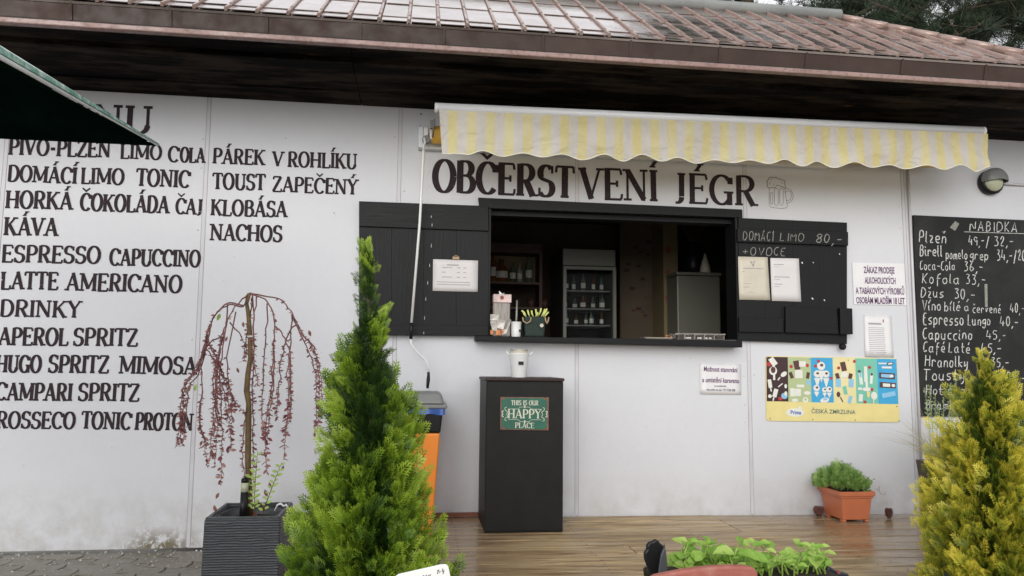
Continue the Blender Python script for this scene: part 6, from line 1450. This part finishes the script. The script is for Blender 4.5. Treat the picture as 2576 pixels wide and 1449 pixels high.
for k in range(230):
    a_ = random.uniform(0, 6.28); l = random.uniform(.18, .42); sp_ = random.uniform(.15, 1.1); b0 = Vector((a.x+.1+random.uniform(-.04, .04), GYp+random.uniform(-.04, .04), a.z-.01)); d = Vector((math.cos(a_)*sp_, math.sin(a_)*sp_*.7, 1)).normalized(); w = .0016; tn = random.random()
    side = d.cross(Vector((0, 1, .1))).normalized(); n = len(P_)
    for j in range(6):
        t = j/5; q_ = b0+d*l*t+Vector((math.cos(a_), math.sin(a_)*.6, -1))*(.35*sp_*l*t*t); ww = w*(1-t*.8); P_.extend([tuple(q_-side*ww), tuple(q_+side*ww)]); T_.extend([tn*.7+.3*t]*2)
    for j in range(5): F_.append((n+2*j, n+2*j+1, n+2*j+3, n+2*j+2))
np_mesh('blades', np.array(P_), np.array(F_), M_GRASS, OG, np.array(T_), kind='stuff')
FS = thing('flower_spike_plant', (at(2345, 1100, -.3).x, -.3, a.z), 'pale green flower spikes in front of the foot of the chalkboard', 'plant')
P_, D_, N__, S_, T0 = [], [], [], [], []
mb = MB()
for px, pt, pb in ((2327, 975, 1100), (2337, 968, 1100), (2352, 990, 1100), (2374, 1000, 1100), (2392, 962, 1100), (2404, 955, 1100), (2398, 985, 1100), (2362, 1012, 1100)):
    b0, e = at(2360+(px-2360)*.5, 1190, -.3), at(px, pt, -.3); mb.tube([b0, b0.lerp(e, .5)+Vector((.01, 0, 0)), e], [.003, .002, .001], 5)
    for j in range(46):
        t = .62+.38*j/46; q_ = b0.lerp(e, t); a_ = random.uniform(0, 6.28); P_.append(tuple(q_)); D_.append((math.cos(a_), math.sin(a_), .6)); N__.append((random.gauss(0, 1), random.gauss(0, 1), 1)); S_.append(random.uniform(.012, .026)*(1.2-t*.5)); T0.append(random.random()*.8)
mb.build('stems', M_GRLEAF, FS); V, F, T_ = scatter(leafT, P_, D_, N__, S_, T0, .2); np_mesh('spikes', V, F, M_PLUME, FS, T_, kind='stuff')

# ------------------------------------------------------------------ green parasol, upper left
UY = -2.0; pc = at(392, 367, UY); H_ = 1.3
ux, uy = pc.x-H_, UY-H_; zh_ = pc.z; slope_ = math.tan(R(20)); apex = Vector((ux, uy, zh_+H_*slope_+.05))
UM = thing('parasol', (ux, uy, PAV), 'dark green parasol with wet hem coloured pale as if sky-lit reaching in from the upper left', 'parasol')
TILT = .10
cn = [Vector((ux+sx1*H_, uy+sy1*H_, zh_-(TILT*2*H_ if sy1 < 0 else 0))) for sx1, sy1 in ((-1, -1), (1, -1), (1, 1), (-1, 1))]
for i in range(4):
    A, B = cn[i], cn[(i+1) % 4]; mb = MB(); n = 8
    rows = [[apex.lerp(A.lerp(B, u/n), v/n)-Vector((0, 0, .05*math.sin(math.pi*v/n)*(math.sin(math.pi*u/n)))) for u in range(n+1)] for v in range(n+1)]
    mb.vadd([q for r_ in rows for q in r_])
    for v in range(n):
        for u in range(n): k_ = v*(n+1)+u; mb.face([k_, k_+n+1, k_+n+2, k_+1], 0, True)
    mb.build('canopy_panel', M_PARA, UM)
    d_ = (B-A).normalized(); out = Vector((d_.y, -d_.x, 0)).normalized(); Z_ = Vector((0, 0, 1))
    hA, hB = (.062, .010) if i == 1 else (.012, .012)       # right band is coloured as if sky-lit, narrowing to the far corner
    mb = MB(); mb.hexa([A-out*.004+Z_*hA*.38, B-out*.004+Z_*hB*.38, B+out*.014+Z_*hB*.38, A+out*.014+Z_*hA*.38, A-out*.006+Z_*hA, B-out*.006+Z_*hB, B+out*.010+Z_*hB, A+out*.010+Z_*hA]) 
    mb.build('hem_band', M_PHEM if i == 1 else M_PARA, UM)
    if i == 1:
        mb = MB(); mb.tube([A+out*.008+Z_*hA*.16, B+out*.008+Z_*hB*.16], [hA*.20, hB*.20], 8); mb.build('hem_bright_edge', M_PIPE, UM)  # strip added for the bright lower edge of the hem
    mb = MB(); mb.tube([apex-Vector((0, 0, .03)), A-Vector((0, 0, .0))-(A-apex)*.02], .007, 6); mb.build('rib', M_PARA, UM)
mb = MB(); mb.tube([(ux, uy, PAV+.1), (ux, uy, apex.z+.05)], .024, 12); mb.build('pole', M_BLACKP, UM)
mb = MB(); mb.lathe((ux, uy, PAV), [(.3, 0), (.3, .06), (.05, .10), (.04, .3)], 24); mb.build('base', M_GREY, UM)

# ------------------------------------------------------------------ foreground table, mint box, card, chair
TTZ = .44
TB = thing('table', (.45, -3.75, PAV), 'low brown wooden table under the mint planter in the foreground', 'table')
for k in range(6):
    mb = MB(); y_ = -4.12+k*.135; mb.box(-.35, 1.25, y_, y_+.13, TTZ-.025, TTZ); mb.build('table_slat', M_TABLE, TB, bevel=.003)
for x, y in ((-.3, -4.08), (1.2, -4.08), (-.3, -3.36), (1.2, -3.36)):
    mb = MB(); mb.box(x-.025, x+.025, y-.025, y+.025, PAV, TTZ-.026); mb.build('leg', M_TABLE, TB)
MY = -3.38
mz = at(1850, 1443, MY).z; mx0, mx1 = at(1642, 1445, MY).x, at(2092, 1445, MY).x
MP = thing('mint_planter', ((mx0+mx1)/2, MY, TTZ), 'black planter box full of mint in the foreground', 'planter')
mb = MB(); dpt = .07; frustum(mb, mx0+.012, mx1-.012, MY-dpt+.01, MY+dpt-.01, TTZ+.001, mx0, mx1, MY-dpt, MY+dpt, mz); mb.build('box', M_BLACKP, MP, bevel=.005)
mb = MB(); mb.box(mx0+.008, mx1-.008, MY-dpt+.008, MY+dpt-.008, mz, mz+.001); mb.build('soil', M_SOIL, MP)
# scalloped black end plate (pointed silhouette with lobes)
def q7(x, y): return (2450+x*.4076)*.6389, (1950+y*.4076)*.6389
E1 = [(265, 820), (262, 740), (222, 620), (218, 560), (245, 525), (240, 495), (262, 460), (300, 452), (318, 432), (352, 438), (372, 468), (405, 490), (412, 520), (418, 600), (400, 700), (395, 820)]
mb = MB(); mb.prism([at(*q7(*q_), MY-.03) for q_ in E1][::-1], (0, .012, 0)); mb.build('scalloped_end', M_BLACKP, MP, bevel=.003)
E2 = [(352, 820), (350, 740), (362, 660), (372, 590), (400, 520), (412, 482), (425, 560), (438, 690), (436, 820)]
mb = MB(); mb.prism([at(*q7(*q_), MY-.06) for q_ in E2][::-1], (.006, .02, 0)); mb.build('end_flap', M_ANTHP, MP, bevel=.002)
E3 = [(1960, 820), (1985, 700), (2010, 690), (2080, 740), (2190, 760), (2215, 820)]
mb = MB(); mb.prism([at(*q7(*q_), MY+.02) for q_ in E3][::-1], (0, .02, 0)); mb.build('right_end', simple('dark_navy_plastic', (.012, .014, .022), .4), MP, bevel=.003)
c = at(*q7(2085, 742), MY+.015); mb = MB(); mb.lathe((c.x, c.y, c.z), [(.004, 0), (.004, .003)], 8, axis='-Y'); mb.build('red_mark', M_STICK, MP)
# mint stems with opposite leaf pairs
MT = thing('mint_plant', ((mx0+mx1)/2, MY, mz+.001), 'fresh light green mint filling the black planter box', 'plant')
def mint_leaf_mesh(var):
    rd = random.Random(var); prof = [(0, .10), (.15, .62), (.35, .95), (.55, 1.0), (.78, .68), (.92, .3), (1, .02)]; v = []; f = []
    for i, (t, w) in enumerate(prof):
        bend = -.28*t*t*rd.uniform(.6, 1.3); cup = .16*w; rip = .025*math.sin(i*2.4+var)
        v += [(-w*.36, cup+rip+bend, t), (-w*.18, cup*.35+bend-rip, t+.01), (0, bend-.02, t), (w*.18, cup*.35+bend+rip, t+.01), (w*.36, cup-rip+bend, t)]
    for i in range(len(prof)-1):
        for j in range(4): a_ = i*5+j; f.append((a_, a_+1, a_+6, a_+5))
    me = bpy.data.meshes.new('leaf'); me.from_pydata(v, [], f); me.materials.append(M_MINT); me.polygons.foreach_set('use_smooth', [True]*len(f)); me.update(); return me
MLM = [mint_leaf_mesh(i) for i in range(5)]; nleaf = 0
def put_leaf(p_, d, nrm, s):
    global nleaf
    d = Vector(d).normalized(); x = Vector(nrm).cross(d)
    if x.length < 1e-3: x = Vector((1, 0, 0))
    x.normalize(); y = d.cross(x)
    o = bpy.data.objects.new('leaf', random.choice(MLM)); COL.objects.link(o); o.parent = MT; nleaf += 1
    M = Matrix(((x.x, y.x, d.x, 0), (x.y, y.y, d.y, 0), (x.z, y.z, d.z, 0), (0, 0, 0, 1))); o.matrix_local = Matrix.Translation(p_-origin(MT)) @ M @ Matrix.Scale(s, 4)
tops = [(590, 470), (640, 450), (700, 480), (760, 470), (840, 455), (900, 500), (620, 620), (700, 600), (760, 640), (850, 575), (960, 610), (1020, 520), (1080, 560), (1130, 455), (1190, 480), (1250, 490), (1310, 465), (1370, 500), (1430, 510), (1500, 560), (1560, 600), (1620, 640), (1700, 470), (1720, 600), (1780, 520), (1840, 500), (1900, 500), (1930, 560), (1860, 600), (1960, 680), (1340, 580), (1240, 600), (1160, 570), (1100, 640), (1420, 620), (1500, 680), (1590, 700), (1680, 680), (1800, 680), (1880, 720), (1050, 660), (920, 640), (1280, 660), (680, 700), (570, 700), (1000, 700), (1350, 720)]
sm_ = MB()
tops += [(random.uniform(560, 1920), random.uniform(600, 720)) for _ in range(40)]
for i, (x, y) in enumerate(tops):
    yo = random.uniform(-.05, .05); tp_ = at(*q7(x, y+10), MY+yo); b0 = Vector((tp_.x+random.uniform(-.02, .02), MY+yo*.8, mz-.0)); b0.x = min(max(b0.x, mx0+.03), mx1-.02)
    if tp_.z < mz+.01: tp_.z = mz+.012
    sm_.tube([b0, b0.lerp(tp_, .5)+Vector((0, .004, .004)), tp_], [.0022, .0018, .0014], 5)
    a_ = random.uniform(0, 3.14); ln = (tp_-b0).length; nn = max(1, min(4, int(ln/.02)))
    for j in range(nn):
        t = 1-j*.022/max(ln, .02)
        if t < .1: break
        p_ = b0.lerp(tp_, t); sz = (.022 if j == 0 else .042 if j == 1 else .050)*random.uniform(.85, 1.15); ang = a_+j*1.57
        for sgn in (0, math.pi):
            d = Vector((math.cos(ang+sgn), math.sin(ang+sgn)*.9-.25, .45 if j == 0 else random.uniform(-.1, .35)))
            if nleaf < 296: put_leaf(p_+d.normalized()*.003, d, Vector((0, 0, 1))+Vector((random.uniform(-.3, .3), -.45, 0)), sz)
sm_.build('stems', M_GRLEAF, MT, kind='stuff')
# white card
KY = -3.62; crd = [(1004, 1448), (1118, 1419.5), (1128, 1427), (1134, 1449), (1140, 1500), (1015, 1530)]
cpts = [at(x, y, KY) for x, y in ((993, 1452), (1002, 1445), (1110, 1420.5), (1122, 1420), (1128, 1425), (1133, 1449))]
low = [Vector((cpts[-1].x+.045, KY, TTZ+.012)), Vector((cpts[0].x+.035, KY, TTZ+.002))]
MC = thing('menu_card', ((low[0]+low[1])/2).copy(), 'white handwritten card with rounded corner standing before the green conifer', 'card'); MC.location.z = TTZ
mb = MB(); mb.prism((cpts+low)[::-1], (0, .004, 0)); mb.build('card', simple('white_card_plastic', (.80, .81, .78), .35, .03, 5), MC, bevel=.001)
mb = MB(); mb.box(low[1].x-.01, low[0].x-.02, KY-.03, KY+.03, TTZ+.0003, TTZ+.012); mb.build('stand', M_TABLE, MC)
def q8(x, y): return (1540+x/9.908)*.6389, (2180+y/9.908)*.6389
mb = MB(); O_ = at(*q8(0, 0), KY-.0012)
for pts in ([(1815,640),(1825,700),(1810,800)], [(1870,625),(1825,700)], [(1885,745),(1905,700),(1925,690)], [(2010,580),(1995,690),(2040,700)], [(2065,640),(2040,700),(2025,790)], [(1235,870),(1290,850)], [(1385,820),(1350,890)], [(1470,840),(1440,890)], [(1535,800),(1500,890)]):
    q_ = [at(*q8(x, y), KY-.0012) for x, y in pts]; ribbon(mb, [((v_-O_).x, (v_-O_).z) for v_ in q_], [.0011]*len(q_), O_, Vector((1,0,0)), Vector((0,0,1)), Vector((0,-1,0)), 0)
mb.build('handwriting', M_INK, MC)
# red wooden chair: curved backrest top visible
HY = -3.62
def CHP(x, y, dy=0): return at(*q7(x, y), HY+dy)
tl_ = [(250, 830), (330, 783), (430, 762), (600, 728), (760, 706), (900, 694), (1040, 688), (1180, 690), (1260, 700), (1295, 722), (1312, 760), (1318, 830)]
CRD = thing('red_chair', (CHP(800, 900).x, HY-.1, PAV), 'faded red wooden chair whose curved backrest shows at the bottom edge', 'chair')
mb = MB(); pts = [CHP(x, y) for x, y in tl_]; zb0 = CHP(800, 1150).z
pts += [Vector((pts[-1].x-.005, HY, zb0)), Vector((pts[0].x, HY, zb0))]
mb.prism(pts[::-1], (0, .018, 0)); mb.build('backrest', M_REDW, CRD, bevel=.004, seg=3)
bx = [pts[0].x+.01, pts[-3].x-.02]; yl = HY+.002
for x in bx:
    mb = MB(); mb.box(x-.014, x+.014, HY+.0185, HY+.042, PAV, zb0+.03); mb.build('leg', M_REDW, CRD)
    mb = MB(); mb.box(x-.014, x+.014, HY-.36, HY-.335, PAV, .235); mb.build('leg', M_REDW, CRD)
mb = MB(); mb.box(bx[0]-.02, bx[1]+.02, HY-.38, HY+.018, .236, .262); mb.build('seat', M_REDW, CRD, bevel=.006)

# ------------------------------------------------------------------ pines behind the kiosk
def needle_tuft(n=24, w=.028):
    V, F, T = [], [], []
    for i in range(n):
        a_ = random.uniform(0, 6.28); el = random.uniform(-.5, 1.35); d = Vector((math.cos(a_)*math.cos(el), math.sin(a_)*math.cos(el), math.sin(el))); s = d.orthogonal().normalized()*w*.5; k_ = len(V); o_ = d*.05
        l = random.uniform(.7, 1.05); V += [tuple(o_-s), tuple(o_+s), tuple(d*l)]; F.append((k_, k_+1, k_+2)); t = random.random()*.4; T += [t, t, t+.2]
    return np.array(V), np.array(F), np.array(T)
TF = [needle_tuft() for _ in range(3)]
def pine(x, y, h, cz0, cz1, rad, ntuft, seed, lab, nb=34):
    rd = random.Random(seed); PN = thing('pine_tree', (x, y, PAV), lab, 'tree', 'pines behind the kiosk'); 
    mb = MB(); mb.tube([(x, y, PAV), (x+.1, y, h*.5), (x-.05, y, h*.95)], [.24, .18, .04], 10); mb.build('trunk', M_BARK, PN)
    bm_ = MB(); ends = []
    for k in range(nb):
        z0_ = cz0+(cz1-cz0)*(k+rd.random())/nb; a_ = rd.uniform(0, 6.28) ; u = (z0_-cz0)/(cz1-cz0); r_ = rad*(1-.65*u**1.5)*rd.uniform(.7, 1.1); 
        e = Vector((x+math.cos(a_)*r_, y+math.sin(a_)*r_, z0_+rd.uniform(-.5, .35))); s_ = Vector((x, y, z0_)); m_ = s_.lerp(e, .5)+Vector((0, 0, .2)); bm_.tube([s_, m_, e], [.05, .03, .008], 5)
        for j in range(9):
            t = .25+.75*j/8; q_ = s_.lerp(m_, t*2) if t < .5 else m_.lerp(e, t*2-1); l = rd.uniform(.3, .8); d = Vector((rd.gauss(0, 1), rd.gauss(0, 1), rd.gauss(0, .45))).normalized(); e2 = q_+d*l; bm_.tube([q_, e2], [.012, .004], 4); ends.append((q_, e2))
    bm_.build('limbs', M_BARK, PN)
    P_, D_, N__, S_, T0 = [], [], [], [], []
    for i in range(ntuft):
        q_, e2 = rd.choice(ends); p_ = q_.lerp(e2, rd.uniform(.2, 1.05))+Vector((rd.gauss(0, .06), rd.gauss(0, .06), rd.gauss(0, .06))); d = (e2-q_).normalized()+Vector((0, 0, .5)); P_.append(tuple(p_)); D_.append(tuple(d)); N__.append((rd.gauss(0, 1), rd.gauss(0, 1), rd.gauss(0, 1))); S_.append(rd.uniform(.20, .34)); T0.append(rd.uniform(0, .7))
    n3 = len(P_)//3; pr = []
    for s in range(3): sl_ = slice(s*n3, (s+1)*n3); pr.append(scatter(TF[s], P_[sl_], D_[sl_], N__[sl_], S_[sl_], T0[sl_], .3))
    V, F, T_ = merge(pr); np_mesh('crown', V, F, M_PINE, PN, T_, kind='stuff')
pine(5.1, 6.0, 11.0, 3.2, 10.8, 2.4, 6400, 5, 'dark pine rising behind the middle of the roof ridge', nb=60)
pine(7.3, 5.0, 10.5, 2.8, 10.3, 2.3, 6800, 6, 'large dark pine behind the right hip of the roof', nb=72)
pine(10.1, 5.2, 9.5, 2.6, 9.3, 2.4, 6500, 8, 'dark pine beyond the right end of the kiosk', nb=70)
